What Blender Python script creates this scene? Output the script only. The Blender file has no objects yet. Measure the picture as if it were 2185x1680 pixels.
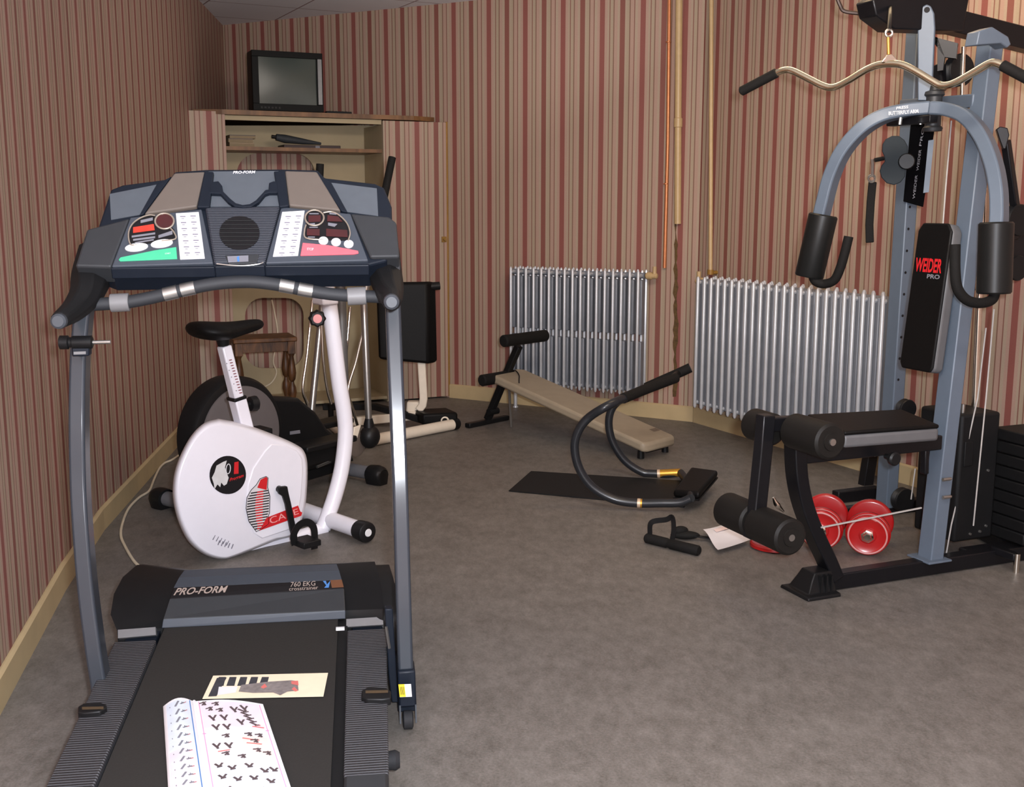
import bpy, bmesh, math, random
from mathutils import Vector as V, Matrix
random.seed(7)
PI = math.pi
C = bpy.context.scene.collection

# ------------------------------------------------------------------ camera model (2185 x 1680)
F = 2400.; H = 1.4; CX = 1092.5; CY = 840.; PH = math.atan(405/F)
cph, sph = math.cos(PH), math.sin(PH)
CAM = V((0, 0, H))
def ray(x, y):
    u = (x-CX)/F; v = (CY-y)/F
    return V((u, cph+v*sph, -sph+v*cph))
def FL(x, y, z=0.):
    d = ray(x, y); return CAM + d*((z-H)/d.z)
def DP(x, y, Y):
    d = ray(x, y); return CAM + d*(Y/d.y)
class Pl:
    def __init__(s, o, n):
        s.o = V(o); s.n = V(n).normalized()
        if s.n.dot(CAM-s.o) < 0: s.n = -s.n
    def at(s, x, y, off=0.):
        d = ray(x, y); o = s.o + s.n*off
        return CAM + d*((o-CAM).dot(s.n)/d.dot(s.n))
    def pts(s, l, off=0.): return [s.at(x, y, off) for x, y in l]

# ------------------------------------------------------------------ materials
def lin(c):
    return tuple((x/255/12.92 if x <= 10 else ((x/255+.055)/1.055)**2.4) for x in c) + (1.,)
MATS = {}
def mat(name, c, rough=.5, metal=0., var=.06, scale=30., bump=0., coat=0., c2=None, spec=None):
    if name in MATS: return MATS[name]
    m = bpy.data.materials.new(name); m.use_nodes = True
    nt = m.node_tree; b = nt.nodes['Principled BSDF']
    b.inputs['Roughness'].default_value = rough; b.inputs['Metallic'].default_value = metal
    if spec is None and max(c) < 45: spec = .22
    if spec is not None: b.inputs['Specular IOR Level'].default_value = spec
    if coat: b.inputs['Coat Weight'].default_value = coat; b.inputs['Coat Roughness'].default_value = .17
    tc = nt.nodes.new('ShaderNodeTexCoord'); nz = nt.nodes.new('ShaderNodeTexNoise')
    nz.inputs['Scale'].default_value = scale; nz.inputs['Detail'].default_value = 4
    nt.links.new(tc.outputs['Object'], nz.inputs['Vector'])
    mx = nt.nodes.new('ShaderNodeMix'); mx.data_type = 'RGBA'
    a = lin(c); d = lin(c2) if c2 else tuple(max(0, x*(1-var*3)) for x in a[:3])+(1.,)
    hi = a if c2 else tuple(min(1, x*(1+var*1.5)) for x in a[:3])+(1.,)
    mx.inputs[6].default_value = d; mx.inputs[7].default_value = hi
    nt.links.new(nz.outputs['Fac'], mx.inputs['Factor']); nt.links.new(mx.outputs[2], b.inputs['Base Color'])
    if bump:
        bp = nt.nodes.new('ShaderNodeBump'); bp.inputs['Strength'].default_value = bump; bp.inputs['Distance'].default_value = .004
        nt.links.new(nz.outputs['Fac'], bp.inputs['Height']); nt.links.new(bp.outputs['Normal'], b.inputs['Normal'])
    MATS[name] = m; return m
def math_node(nt, op, a, bval=None):
    n = nt.nodes.new('ShaderNodeMath'); n.operation = op
    if hasattr(a, 'links'): nt.links.new(a, n.inputs[0])
    else: n.inputs[0].default_value = a
    if bval is not None:
        if hasattr(bval, 'links'): nt.links.new(bval, n.inputs[1])
        else: n.inputs[1].default_value = bval
    return n.outputs[0]
def ribbed(name, c, d, period, rough=.5, depth=.6, dark=.5, width=None):
    """fine ribs across direction d (object space)"""
    m = mat(name, c, rough, 0, .05); nt = m.node_tree; b = nt.nodes['Principled BSDF']
    tc = nt.nodes.new('ShaderNodeTexCoord'); dt = nt.nodes.new('ShaderNodeVectorMath'); dt.operation = 'DOT_PRODUCT'
    nt.links.new(tc.outputs['Object'], dt.inputs[0]); dt.inputs[1].default_value = V(d).normalized()
    w = math_node(nt, 'SINE', math_node(nt, 'MULTIPLY', dt.outputs['Value'], 2*PI/period))
    w = math_node(nt, 'ADD', math_node(nt, 'MULTIPLY', w, .5), .5)
    bp = nt.nodes.new('ShaderNodeBump'); bp.inputs['Strength'].default_value = depth; bp.inputs['Distance'].default_value = period*.35
    nt.links.new(w, bp.inputs['Height']); nt.links.new(bp.outputs['Normal'], b.inputs['Normal'])
    src = b.inputs['Base Color'].links[0].from_socket
    mx = nt.nodes.new('ShaderNodeMix'); mx.data_type = 'RGBA'; mx.blend_type = 'MULTIPLY'; mx.inputs['Factor'].default_value = 1
    rp = nt.nodes.new('ShaderNodeValToRGB'); rp.color_ramp.elements[0].color = (dark, dark, dark, 1); rp.color_ramp.elements[1].color = (1, 1, 1, 1)
    nt.links.new(w, rp.inputs['Fac']); nt.links.new(src, mx.inputs[6]); nt.links.new(rp.outputs['Color'], mx.inputs[7])
    nt.links.new(mx.outputs[2], b.inputs['Base Color'])
    return m
def wallpaper():
    m = bpy.data.materials.new('striped_wallpaper'); m.use_nodes = True; nt = m.node_tree; b = nt.nodes['Principled BSDF']
    b.inputs['Roughness'].default_value = .62
    uv = nt.nodes.new('ShaderNodeUVMap'); sx = nt.nodes.new('ShaderNodeSeparateXYZ'); nt.links.new(uv.outputs['UV'], sx.inputs[0])
    fr = math_node(nt, 'FRACT', math_node(nt, 'MULTIPLY', sx.outputs['X'], 1/.284))
    rp = nt.nodes.new('ShaderNodeValToRGB'); cr = rp.color_ramp; cr.interpolation = 'CONSTANT'
    R = (134, 82, 72); T = (174, 154, 134); Pk = (176, 146, 130); D = (134, 100, 84); G = (170, 152, 130); R2 = (140, 82, 74); D2 = (138, 94, 82)
    seq = [(0, R), (.122, T), (.165, G), (.23, D), (.255, Pk), (.34, D2), (.365, T), (.43, Pk),
           (.50, R2), (.622, Pk), (.69, T), (.735, D2), (.758, G), (.835, D), (.86, Pk), (.94, T)]
    while len(cr.elements) < len(seq): cr.elements.new(.99)
    for e, (p, c) in zip(cr.elements, seq): e.position = p
    for e, (p, c) in zip(cr.elements, seq): e.color = lin(c)
    nt.links.new(fr, rp.inputs['Fac'])
    nz = nt.nodes.new('ShaderNodeTexNoise'); nz.inputs['Scale'].default_value = 160; nz.inputs['Detail'].default_value = 3
    nt.links.new(uv.outputs['UV'], nz.inputs['Vector'])
    mx = nt.nodes.new('ShaderNodeMix'); mx.data_type = 'RGBA'; mx.blend_type = 'MULTIPLY'; mx.inputs['Factor'].default_value = .16
    nt.links.new(rp.outputs['Color'], mx.inputs[6]); nt.links.new(nz.outputs['Fac'], mx.inputs[7])
    nt.links.new(mx.outputs[2], b.inputs['Base Color'])
    return m
def floor_mat():
    m = bpy.data.materials.new('mottled_vinyl'); m.use_nodes = True; nt = m.node_tree; b = nt.nodes['Principled BSDF']
    tc = nt.nodes.new('ShaderNodeTexCoord')
    def noise(scale, detail, rough=.6, stretch=None):
        n = nt.nodes.new('ShaderNodeTexNoise'); n.inputs['Scale'].default_value = scale; n.inputs['Detail'].default_value = detail
        n.inputs['Roughness'].default_value = rough
        if stretch:
            mp = nt.nodes.new('ShaderNodeMapping'); mp.inputs['Scale'].default_value = stretch; mp.inputs['Rotation'].default_value = (0, 0, .5)
            nt.links.new(tc.outputs['Object'], mp.inputs['Vector']); nt.links.new(mp.outputs['Vector'], n.inputs['Vector'])
        else: nt.links.new(tc.outputs['Object'], n.inputs['Vector'])
        return n.outputs['Fac']
    a = noise(6.5, 8, .7); bb = noise(30, 6, .75, (1, .5, 1)); c3 = noise(130, 3, .7)
    s = math_node(nt, 'ADD', math_node(nt, 'MULTIPLY', a, .3), math_node(nt, 'ADD', math_node(nt, 'MULTIPLY', bb, .4), math_node(nt, 'MULTIPLY', c3, .3)))
    rp = nt.nodes.new('ShaderNodeValToRGB'); cr = rp.color_ramp
    cr.elements[0].position = .36; cr.elements[0].color = lin((79, 74, 68)); cr.elements[1].position = .64; cr.elements[1].color = lin((126, 120, 114))
    nt.links.new(s, rp.inputs['Fac']); nt.links.new(rp.outputs['Color'], b.inputs['Base Color'])
    b.inputs['Roughness'].default_value = .5
    bp = nt.nodes.new('ShaderNodeBump'); bp.inputs['Strength'].default_value = .12; bp.inputs['Distance'].default_value = .002
    nt.links.new(s, bp.inputs['Height']); nt.links.new(bp.outputs['Normal'], b.inputs['Normal'])
    return m
def ceiling_mat(ang, w, off):
    m = bpy.data.materials.new('ceiling_tiles'); m.use_nodes = True; nt = m.node_tree; b = nt.nodes['Principled BSDF']
    b.inputs['Roughness'].default_value = .8
    tc = nt.nodes.new('ShaderNodeTexCoord')
    def line(d, o):
        dt = nt.nodes.new('ShaderNodeVectorMath'); dt.operation = 'DOT_PRODUCT'
        nt.links.new(tc.outputs['Object'], dt.inputs[0]); dt.inputs[1].default_value = d
        f = math_node(nt, 'FRACT', math_node(nt, 'MULTIPLY', math_node(nt, 'SUBTRACT', dt.outputs['Value'], o), 1/w))
        return math_node(nt, 'LESS_THAN', f, .018)
    l = math_node(nt, 'MAXIMUM', line((-math.sin(ang), math.cos(ang), 0), off), line((math.cos(ang), math.sin(ang), 0), .1))
    mx = nt.nodes.new('ShaderNodeMix'); mx.data_type = 'RGBA'
    mx.inputs[6].default_value = lin((228, 230, 234)); mx.inputs[7].default_value = lin((150, 130, 130))
    nt.links.new(l, mx.inputs['Factor']); nt.links.new(mx.outputs[2], b.inputs['Base Color'])
    return m
def wood(name, c1, c2, scale=14., rough=.45):
    m = bpy.data.materials.new(name); m.use_nodes = True; nt = m.node_tree; b = nt.nodes['Principled BSDF']
    tc = nt.nodes.new('ShaderNodeTexCoord'); mp = nt.nodes.new('ShaderNodeMapping'); mp.inputs['Scale'].default_value = (1, 1, .25)
    nz = nt.nodes.new('ShaderNodeTexNoise'); nz.inputs['Scale'].default_value = scale; nz.inputs['Detail'].default_value = 6; nz.inputs['Distortion'].default_value = 1.5
    nt.links.new(tc.outputs['Object'], mp.inputs['Vector']); nt.links.new(mp.outputs['Vector'], nz.inputs['Vector'])
    rp = nt.nodes.new('ShaderNodeValToRGB'); rp.color_ramp.elements[0].position = .35; rp.color_ramp.elements[0].color = lin(c1)
    rp.color_ramp.elements[1].position = .68; rp.color_ramp.elements[1].color = lin(c2)
    nt.links.new(nz.outputs['Fac'], rp.inputs['Fac']); nt.links.new(rp.outputs['Color'], b.inputs['Base Color'])
    b.inputs['Roughness'].default_value = rough
    return m

# ------------------------------------------------------------------ mesh builder
def spline(pts, n=8):
    pts = [V(p) for p in pts]; out = []
    for i in range(len(pts)-1):
        p0 = pts[i-1] if i else pts[0]*2-pts[1]; p1 = pts[i]; p2 = pts[i+1]; p3 = pts[i+2] if i+2 < len(pts) else pts[-1]*2-pts[-2]
        for k in range(n):
            t = k/n
            out.append(.5*((2*p1)+(p2-p0)*t+(2*p0-5*p1+4*p2-p3)*t*t+(3*p1-p0-3*p2+p3)*t**3))
    out.append(pts[-1]); return out
def spline1(v, n=8):
    return [q.x for q in spline([V((a, 0, 0)) for a in v], n)]
def circ(cx, cy, rx, ry=None, n=28, rot=0., a0=0., a1=2*PI):
    ry = ry or rx; out = []
    full = abs(a1-a0-2*PI) < 1e-6; k = n if full else n+1
    for i in range(k):
        a = a0+(a1-a0)*i/n; x = math.cos(a)*rx; y = math.sin(a)*ry
        out.append((cx+x*math.cos(rot)-y*math.sin(rot), cy+x*math.sin(rot)+y*math.cos(rot)))
    return out
def rrect(x0, y0, x1, y1, r, n=5):
    o = []
    for cx, cy, a in ((x1-r, y1-r, 0), (x0+r, y1-r, PI/2), (x0+r, y0+r, PI), (x1-r, y0+r, 1.5*PI)):
        for i in range(n+1): o.append((cx+r*math.cos(a+PI/2*i/n), cy+r*math.sin(a+PI/2*i/n)))
    return o
ROOT = {}
class MB:
    S = 1.
    def __init__(s): s.bm = bmesh.new()
    def ring(s, pts): return [s.bm.verts.new(p) for p in pts]
    def face(s, vs):
        try: return s.bm.faces.new(vs)
        except ValueError: return None
    def bridge(s, a, b, close=True):
        n = len(a)
        for i in range(n if close else n-1): s.face([a[i], a[(i+1) % n], b[(i+1) % n], b[i]])
    def prism(s, pts, vec):
        vec = V(vec)*MB.S; a = s.ring(pts); b = s.ring([V(p)+vec for p in pts])
        s.face(a); s.face(b[::-1]); s.bridge(a, b); return s
    def poly(s, pts): s.face(s.ring(pts)); return s
    def loft(s, rings, cap=True, close=True):
        rs = [s.ring(r) for r in rings]
        for a, b in zip(rs, rs[1:]): s.bridge(a, b, close)
        if cap and close: s.face(rs[0][::-1]); s.face(rs[-1])
        return s
    def box(s, c, x, y, z):
        c, x, y, z = V(c), V(x), V(y), V(z)
        return s.prism([c-x-y-z, c+x-y-z, c+x+y-z, c-x+y-z], z*2)
    def abox(s, x0, x1, y0, y1, z0, z1):
        return s.prism([V((x0, y0, z0)), V((x1, y0, z0)), V((x1, y1, z0)), V((x0, y1, z0))], V((0, 0, z1-z0)))
    def tube(s, pts, r, seg=14, prof=None, up=(0, 0, 1), cap=True, closed=False):
        pts = [V(p) for p in pts]; n = len(pts)
        rr = [q*MB.S for q in (r if isinstance(r, (list, tuple)) else [r]*n)]
        T = []
        for i in range(n):
            a = pts[i-1] if (i or closed) else pts[0]; b = pts[(i+1) % n] if (i < n-1 or closed) else pts[-1]
            T.append((b-a).normalized())
        up = V(up); rings = []
        if prof is None:
            nrm = up - T[0]*up.dot(T[0])
            if nrm.length < 1e-3: nrm = V((1, 0, 0)) - T[0]*T[0].x
            nrm.normalize()
            for i in range(n):
                nrm = (nrm - T[i]*nrm.dot(T[i])).normalized(); sd = T[i].cross(nrm)
                rings.append([pts[i]+(nrm*math.cos(2*PI*k/seg)+sd*math.sin(2*PI*k/seg))*rr[i] for k in range(seg)])
        else:
            for i in range(n):
                sd = T[i].cross(up).normalized(); nrm = sd.cross(T[i])
                rings.append([pts[i]+sd*(a*rr[i])+nrm*(b*rr[i]) for a, b in prof])
        rs = [s.ring(q) for q in rings]
        for a, b in zip(rs, rs[1:]): s.bridge(a, b)
        if closed: s.bridge(rs[-1], rs[0])
        elif cap: s.face(rs[0][::-1]); s.face(rs[-1])
        return s
    def cyl(s, p0, p1, r, seg=24): return s.tube([p0, p1], r, seg)
    def lathe(s, p0, ax, prof, seg=24):
        """prof: (along, radius)"""
        p0 = V(p0); ax = V(ax).normalized(); u = ax.orthogonal().normalized(); w = ax.cross(u); rs = []
        for h, r in [(x*MB.S, y*MB.S) for x, y in prof]:
            rs.append(s.ring([p0+ax*h+(u*math.cos(2*PI*k/seg)+w*math.sin(2*PI*k/seg))*max(r, 1e-4) for k in range(seg)]))
        for a, b in zip(rs, rs[1:]): s.bridge(a, b)
        s.face(rs[0][::-1]); s.face(rs[-1]); return s
    def torus(s, c, ax, R, r, seg=28, seg2=8):
        ax = V(ax).normalized(); u = ax.orthogonal().normalized(); w = ax.cross(u)
        return s.tube([V(c)+(u*math.cos(2*PI*k/seg)+w*math.sin(2*PI*k/seg))*R for k in range(seg)], r, seg2, up=ax, closed=True)
    def ball(s, c, x, y, z, n=12, m=18):
        c, x, y, z = V(c), V(x), V(y), V(z); rs = []
        for i in range(1, n):
            a = PI*i/n
            rs.append(s.ring([c+(x*math.cos(2*PI*k/m)+y*math.sin(2*PI*k/m))*math.sin(a)+z*math.cos(a) for k in range(m)]))
        for a, b in zip(rs, rs[1:]): s.bridge(a, b)
        s.face(rs[0]); s.face(rs[-1][::-1]); return s
    def build(s, name, m, parent=None, bevel=0., seg=2, smooth=True, ang=38, uvf=None, sub=0):
        bm = s.bm
        bmesh.ops.recalc_face_normals(bm, faces=bm.faces)
        off = ROOT.get(parent.name_full, V((0, 0, 0))) if parent else V((0, 0, 0))
        if uvf:
            uvl = bm.loops.layers.uv.new('UVMap')
            for f in bm.faces:
                for l in f.loops: l[uvl].uv = uvf(l.vert.co)
        for v in bm.verts: v.co -= off
        me = bpy.data.meshes.new(name); bm.to_mesh(me); bm.free()
        me.materials.append(m)
        if smooth:
            for p in me.polygons: p.use_smooth = True
            me.set_sharp_from_angle(angle=math.radians(ang))
        o = bpy.data.objects.new(name, me); C.objects.link(o)
        if parent: o.parent = parent; ROOT[o.name_full] = off
        if bevel:
            b = o.modifiers.new('bevel', 'BEVEL'); b.width = bevel; b.segments = seg; b.limit_method = 'ANGLE'; b.angle_limit = math.radians(35)
            b.harden_normals = False
        if sub: q = o.modifiers.new('sub', 'SUBSURF'); q.levels = q.render_levels = sub
        return o
def thing(name, label, cat, loc=(0, 0, 0), group=None):
    o = bpy.data.objects.new(name, None); C.objects.link(o); o.location = loc; o.empty_display_size = .1
    o['label'] = label; o['category'] = cat
    if group: o['group'] = group
    ROOT[o.name_full] = V(loc); return o
def tag(o, label, cat, group=None):
    o['label'] = label; o['category'] = cat
    if group: o['group'] = group
    return o
def struct(o): o['kind'] = 'structure'; return o
def text(name, body, m, parent, quad, th=.0008, n=None, shear=0., bold=0.):
    """lettering fitted to a quad: bottom-left, bottom-right, top-right, top-left"""
    cu = bpy.data.curves.new('t', 'FONT'); cu.body = body; cu.shear = shear; cu.offset = bold; cu.resolution_u = 3
    t = bpy.data.objects.new('t', cu); C.objects.link(t)
    dg = bpy.context.evaluated_depsgraph_get(); me = bpy.data.meshes.new_from_object(t.evaluated_get(dg))
    bpy.data.objects.remove(t); bpy.data.curves.remove(cu)
    xs = [v.co.x for v in me.vertices]; ys = [v.co.y for v in me.vertices]
    x0, x1, y0, y1 = min(xs), max(xs), min(ys), max(ys); off = ROOT[parent.name_full]
    bl, br, tr, tl = [V(q) for q in quad]
    for v in me.vertices:
        a = (v.co.x-x0)/(x1-x0); b = (v.co.y-y0)/(y1-y0)
        v.co = (bl*(1-a)+br*a)*(1-b)+(tl*(1-a)+tr*a)*b-off
    me.materials.append(m); me.name = name
    o = bpy.data.objects.new(name, me); C.objects.link(o); o.parent = parent; ROOT[o.name_full] = off
    return o
def rect(w, h): return [(-w/2, -h/2), (w/2, -h/2), (w/2, h/2), (-w/2, h/2)]

# ------------------------------------------------------------------ palette
WP = wallpaper()
M_floor = floor_mat()
M_base = mat('cream_baseboard', (190, 168, 128), .55, var=.06, scale=9)
M_black = mat('black_plastic', (23, 23, 24), .42, var=.08)
M_blackm = mat('black_matte', (22, 22, 23), .6, var=.1)
M_foam = mat('black_foam', (20, 19, 18), .8, var=.12, scale=120, bump=.25)
M_gun = mat('slate_painted_steel', (40, 46, 54), .6, .0, var=.03, coat=.7, spec=.3)
M_gym = mat('blue_grey_painted_steel', (92, 104, 118), .42, .05, var=.03)
M_char = mat('charcoal_plastic', (44, 46, 49), .5, var=.05)
M_navy = mat('navy_plastic', (22, 28, 38), .45, var=.05)
M_slate = mat('slate_panel', (62, 68, 77), .45, var=.04)
M_taupe = mat('taupe_plastic', (102, 92, 84), .55, var=.03)
M_tray = mat('grey_blue_tray', (82, 88, 95), .5, var=.05)
M_greym = mat('light_grey_plastic', (118, 117, 118), .5, var=.04)
M_white = mat('white_plastic', (228, 226, 234), .35, var=.01, coat=.2)
M_cream = mat('cream_white_enamel', (226, 214, 196), .35, var=.03)
M_btn = mat('white_button', (214, 214, 216), .5, var=.02)
M_chrome = mat('chrome', (232, 226, 214), .17, 1., var=.02)
M_steel = mat('brushed_steel', (176, 174, 170), .3, .9, var=.05)
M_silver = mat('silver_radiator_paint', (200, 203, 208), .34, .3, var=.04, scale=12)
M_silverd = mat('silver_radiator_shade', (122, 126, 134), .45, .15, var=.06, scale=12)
M_red = mat('red_enamel', (176, 20, 22), .3, var=.05, coat=.5)
M_redink = mat('red_ink', (200, 30, 36), .5, var=.05)
M_green = mat('green_button', (70, 186, 140), .45, var=.03)
M_coral = mat('coral_button', (240, 100, 112), .45, var=.03)
M_led = mat('dark_red_display', (70, 10, 14), .2, var=.2, coat=.6)
M_ledr = mat('red_digits', (205, 60, 44), .4, var=.15)
M_ink = mat('black_ink', (24, 22, 24), .6, var=.05)
M_greyink = mat('grey_ink', (120, 120, 128), .6, var=.05)
M_paper = mat('white_paper', (222, 218, 221), .7, var=.02)
M_paperc = mat('cream_paper', (232, 216, 188), .6, var=.03)
M_pink = mat('pink_ink', (224, 150, 190), .6, var=.05)
M_blue = mat('blue_ink', (70, 120, 180), .5, var=.05)
M_yel = mat('yellow_sticker', (226, 196, 40), .5, var=.03)
M_gold = mat('gold_band', (190, 140, 50), .35, .6, var=.05)
M_tan = mat('tan_vinyl', (152, 139, 119), .5, var=.05, scale=18)
M_vinyl = mat('black_vinyl', (15, 14, 14), .5, var=.08, scale=60, bump=.1, spec=.15)
M_vinylg = mat('grey_vinyl', (92, 92, 94), .5, var=.05)
M_oak = wood('dark_stained_oak', (62, 38, 20), (120, 78, 42))
M_shelfw = wood('varnished_board', (92, 62, 36), (128, 90, 54), 8)
M_brass = mat('lacquered_brass_edge', (150, 112, 48), .5, .1, var=.1)
M_inner = mat('cream_board', (176, 160, 128), .7, var=.05, scale=6)
M_copper = mat('copper_pipe', (200, 128, 84), .38, .5, var=.08)
M_pipe = mat('cream_pipe_paint', (190, 162, 118), .4, var=.05)
M_cord = mat('white_cord', (220, 206, 180), .5, var=.05)
M_glass = mat('grey_screen_glass', (46, 56, 51), .3, var=.03)
M_rubber = mat('rubber', (40, 40, 42), .7, var=.08)
M_wovn = mat('braided_cable', (176, 172, 168), .5, var=.08)

# ------------------------------------------------------------------ room
ZC = 2.77
def wall(name, pts, u0=0., h=ZC):
    mb = MB(); pts = [V((x, y, 0)) for x, y in pts]; u = u0; us = []
    for i, p in enumerate(pts):
        if i: u += (p-pts[i-1]).length
        us.append(u)
    a = mb.ring(pts); b = mb.ring([p+V((0, 0, h)) for p in pts])
    uvl = mb.bm.loops.layers.uv.new('UVMap')
    for i in range(len(pts)-1):
        f = mb.face([a[i], a[i+1], b[i+1], b[i]])
        for l, q in zip(f.loops, ((us[i], 0), (us[i+1], 0), (us[i+1], h), (us[i], h))): l[uvl].uv = q
    me = bpy.data.meshes.new(name); mb.bm.to_mesh(me); mb.bm.free(); me.materials.append(WP)
    o = bpy.data.objects.new(name, me); C.objects.link(o); return struct(o)
LW = [(-1.25, -1.5), (-1.43, 2.9), (-1.653, 3.947), (-1.787, 4.722), (-1.957, 6.321), (-2.25, 9.1)]
BW = [(-2.25, 9.1), (-.45, 8.13), (1.183, 7.195)]
RW = [(1.183, 7.195), (1.85, 5.85), (3.0, 3.55), (3.0, -1.5)]
wall('wall_left', LW, .03); wall('wall_back', BW, .05); wall('wall_right', RW, .02); wall('wall_front', [(3.0, -1.5), (-1.25, -1.5)])
fp = LW+BW[1:]+RW[1:]
mb = MB(); mb.prism([V((x, y, 0)) for x, y in fp], (0, 0, -.05)); struct(mb.build('floor', M_floor, smooth=False))
p1, p2, p3 = [FL(x, y, ZC) for x, y in ((587, 42), (668, 0), (854, 15))]
ang = math.atan2(p2.y-p1.y, p2.x-p1.x); nn = V((-math.sin(ang), math.cos(ang), 0))
gap = abs((p3-p1).dot(nn))
mb = MB(); mb.prism([V((x, y, ZC)) for x, y in fp], (0, 0, .05)); struct(mb.build('ceiling', ceiling_mat(ang, max(gap, .4), p1.dot(nn)), smooth=False))
def baseboard(name, pts, h=.1, t=.016):
    pts = [V((x, y, 0)) for x, y in pts]; mb = MB(); ins = []
    for i, p in enumerate(pts):
        a = (pts[i]-pts[i-1]) if i else pts[1]-pts[0]; b = pts[i+1]-pts[i] if i < len(pts)-1 else a
        d = (a.normalized()+b.normalized()).normalized(); ins.append(V((d.y, -d.x, 0)))
    rings = []
    for p, n in zip(pts, ins):
        rings.append([p+n*.001, p+n*t, p+n*t+V((0, 0, h-.008)), p+n*.006+V((0, 0, h)), p+n*.001+V((0, 0, h))])
    mb.loft(rings); return struct(mb.build(name, M_base, smooth=False))
baseboard('baseboard_left', LW[1:]); baseboard('baseboard_back', BW[1:]); baseboard('baseboard_right', [(1.19, 7.18)]+RW[1:3])

# back / right wall frames
BA = V((1.183+.45, 7.195-8.13, 0)).normalized(); BN = V((BA.y, -BA.x, 0));  # normal into the room
PB = Pl((1.183, 7.195, 0), BN)
RA = V((1.85-1.183, 5.85-7.195, 0)).normalized(); RN = V((RA.y, -RA.x, 0))
PR = Pl((1.183, 7.195, 0), RN)
# torn wallpaper seam in the corner
mb = MB(); L = []; R_ = []
random.seed(3)
for i in range(30):
    y = 470+i*13; w = 1+random.random()*3.5*(1 if i < 22 else .4)
    L.append((1440-w*.4+i*-.1+random.uniform(-2, 2), y)); R_.append((1441+w+random.uniform(-1, 3), y))
mb.poly(PB.pts(L+R_[::-1], .003)); struct(mb.build('trim_1', mat('torn_plaster', (46, 34, 22), .9, var=.3, c2=(120, 92, 52), scale=60), smooth=False))
def pipe(px, m, r, pl, off, label, flange=True, jn=None):
    pts = pl.pts(px, off); pts[0].z = min(pts[0].z, 9)
    d = (pts[0]-pts[1]); pts[0] = pts[1]+d*((ZC-.002-pts[1].z)/d.z) if d.z else pts[0]
    t = thing('heating_pipe', label, 'pipe', pts[-1]); mb = MB(); mb.tube(pts, r, 12); mb.build('pipe_run', m, t)
    return t, pts
t, pp = pipe([(1428, 20), (1425, 300), (1418, 572)], M_copper, .012, PB, .03, 'thin copper pipe running down the wall to the left radiator valve')
for y in (.3, 1.0):
    mb = MB(); q = pp[0].lerp(pp[-1], y*.7); mb.torus(q, (0, 0, 1), .014, .004, 16, 6); mb.tube([q, q-PB.n*.03], .004, 8); mb.build('clip', M_copper, t)
t, pp = pipe([(1449, 20), (1447, 240), (1446, 478)], M_pipe, .022, PB, .03, 'thick cream painted pipe ending above the torn wallpaper seam')
mb = MB(); q = PB.at(1447, 262, .03); mb.lathe(q-V((0, 0, .03)), (0, 0, 1), [(0, .022), (.004, .027), (.055, .027), (.06, .022)], 18); mb.build('pipe_coupling', M_pipe, t)
t, pp = pipe([(1518, 20), (1517, 300), (1516, 582)], M_pipe, .013, PR, .05, 'thin cream pipe running down behind the right radiator')
mb = MB(); mb.lathe(pp[-1]-V((0, 0, .012)), (0, 0, 1), [(0, .02), (.03, .02)], 16); mb.tube([pp[-1], pp[-1]-PR.n*.048], .012, 10); mb.build('elbow', M_brass, t)

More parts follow.
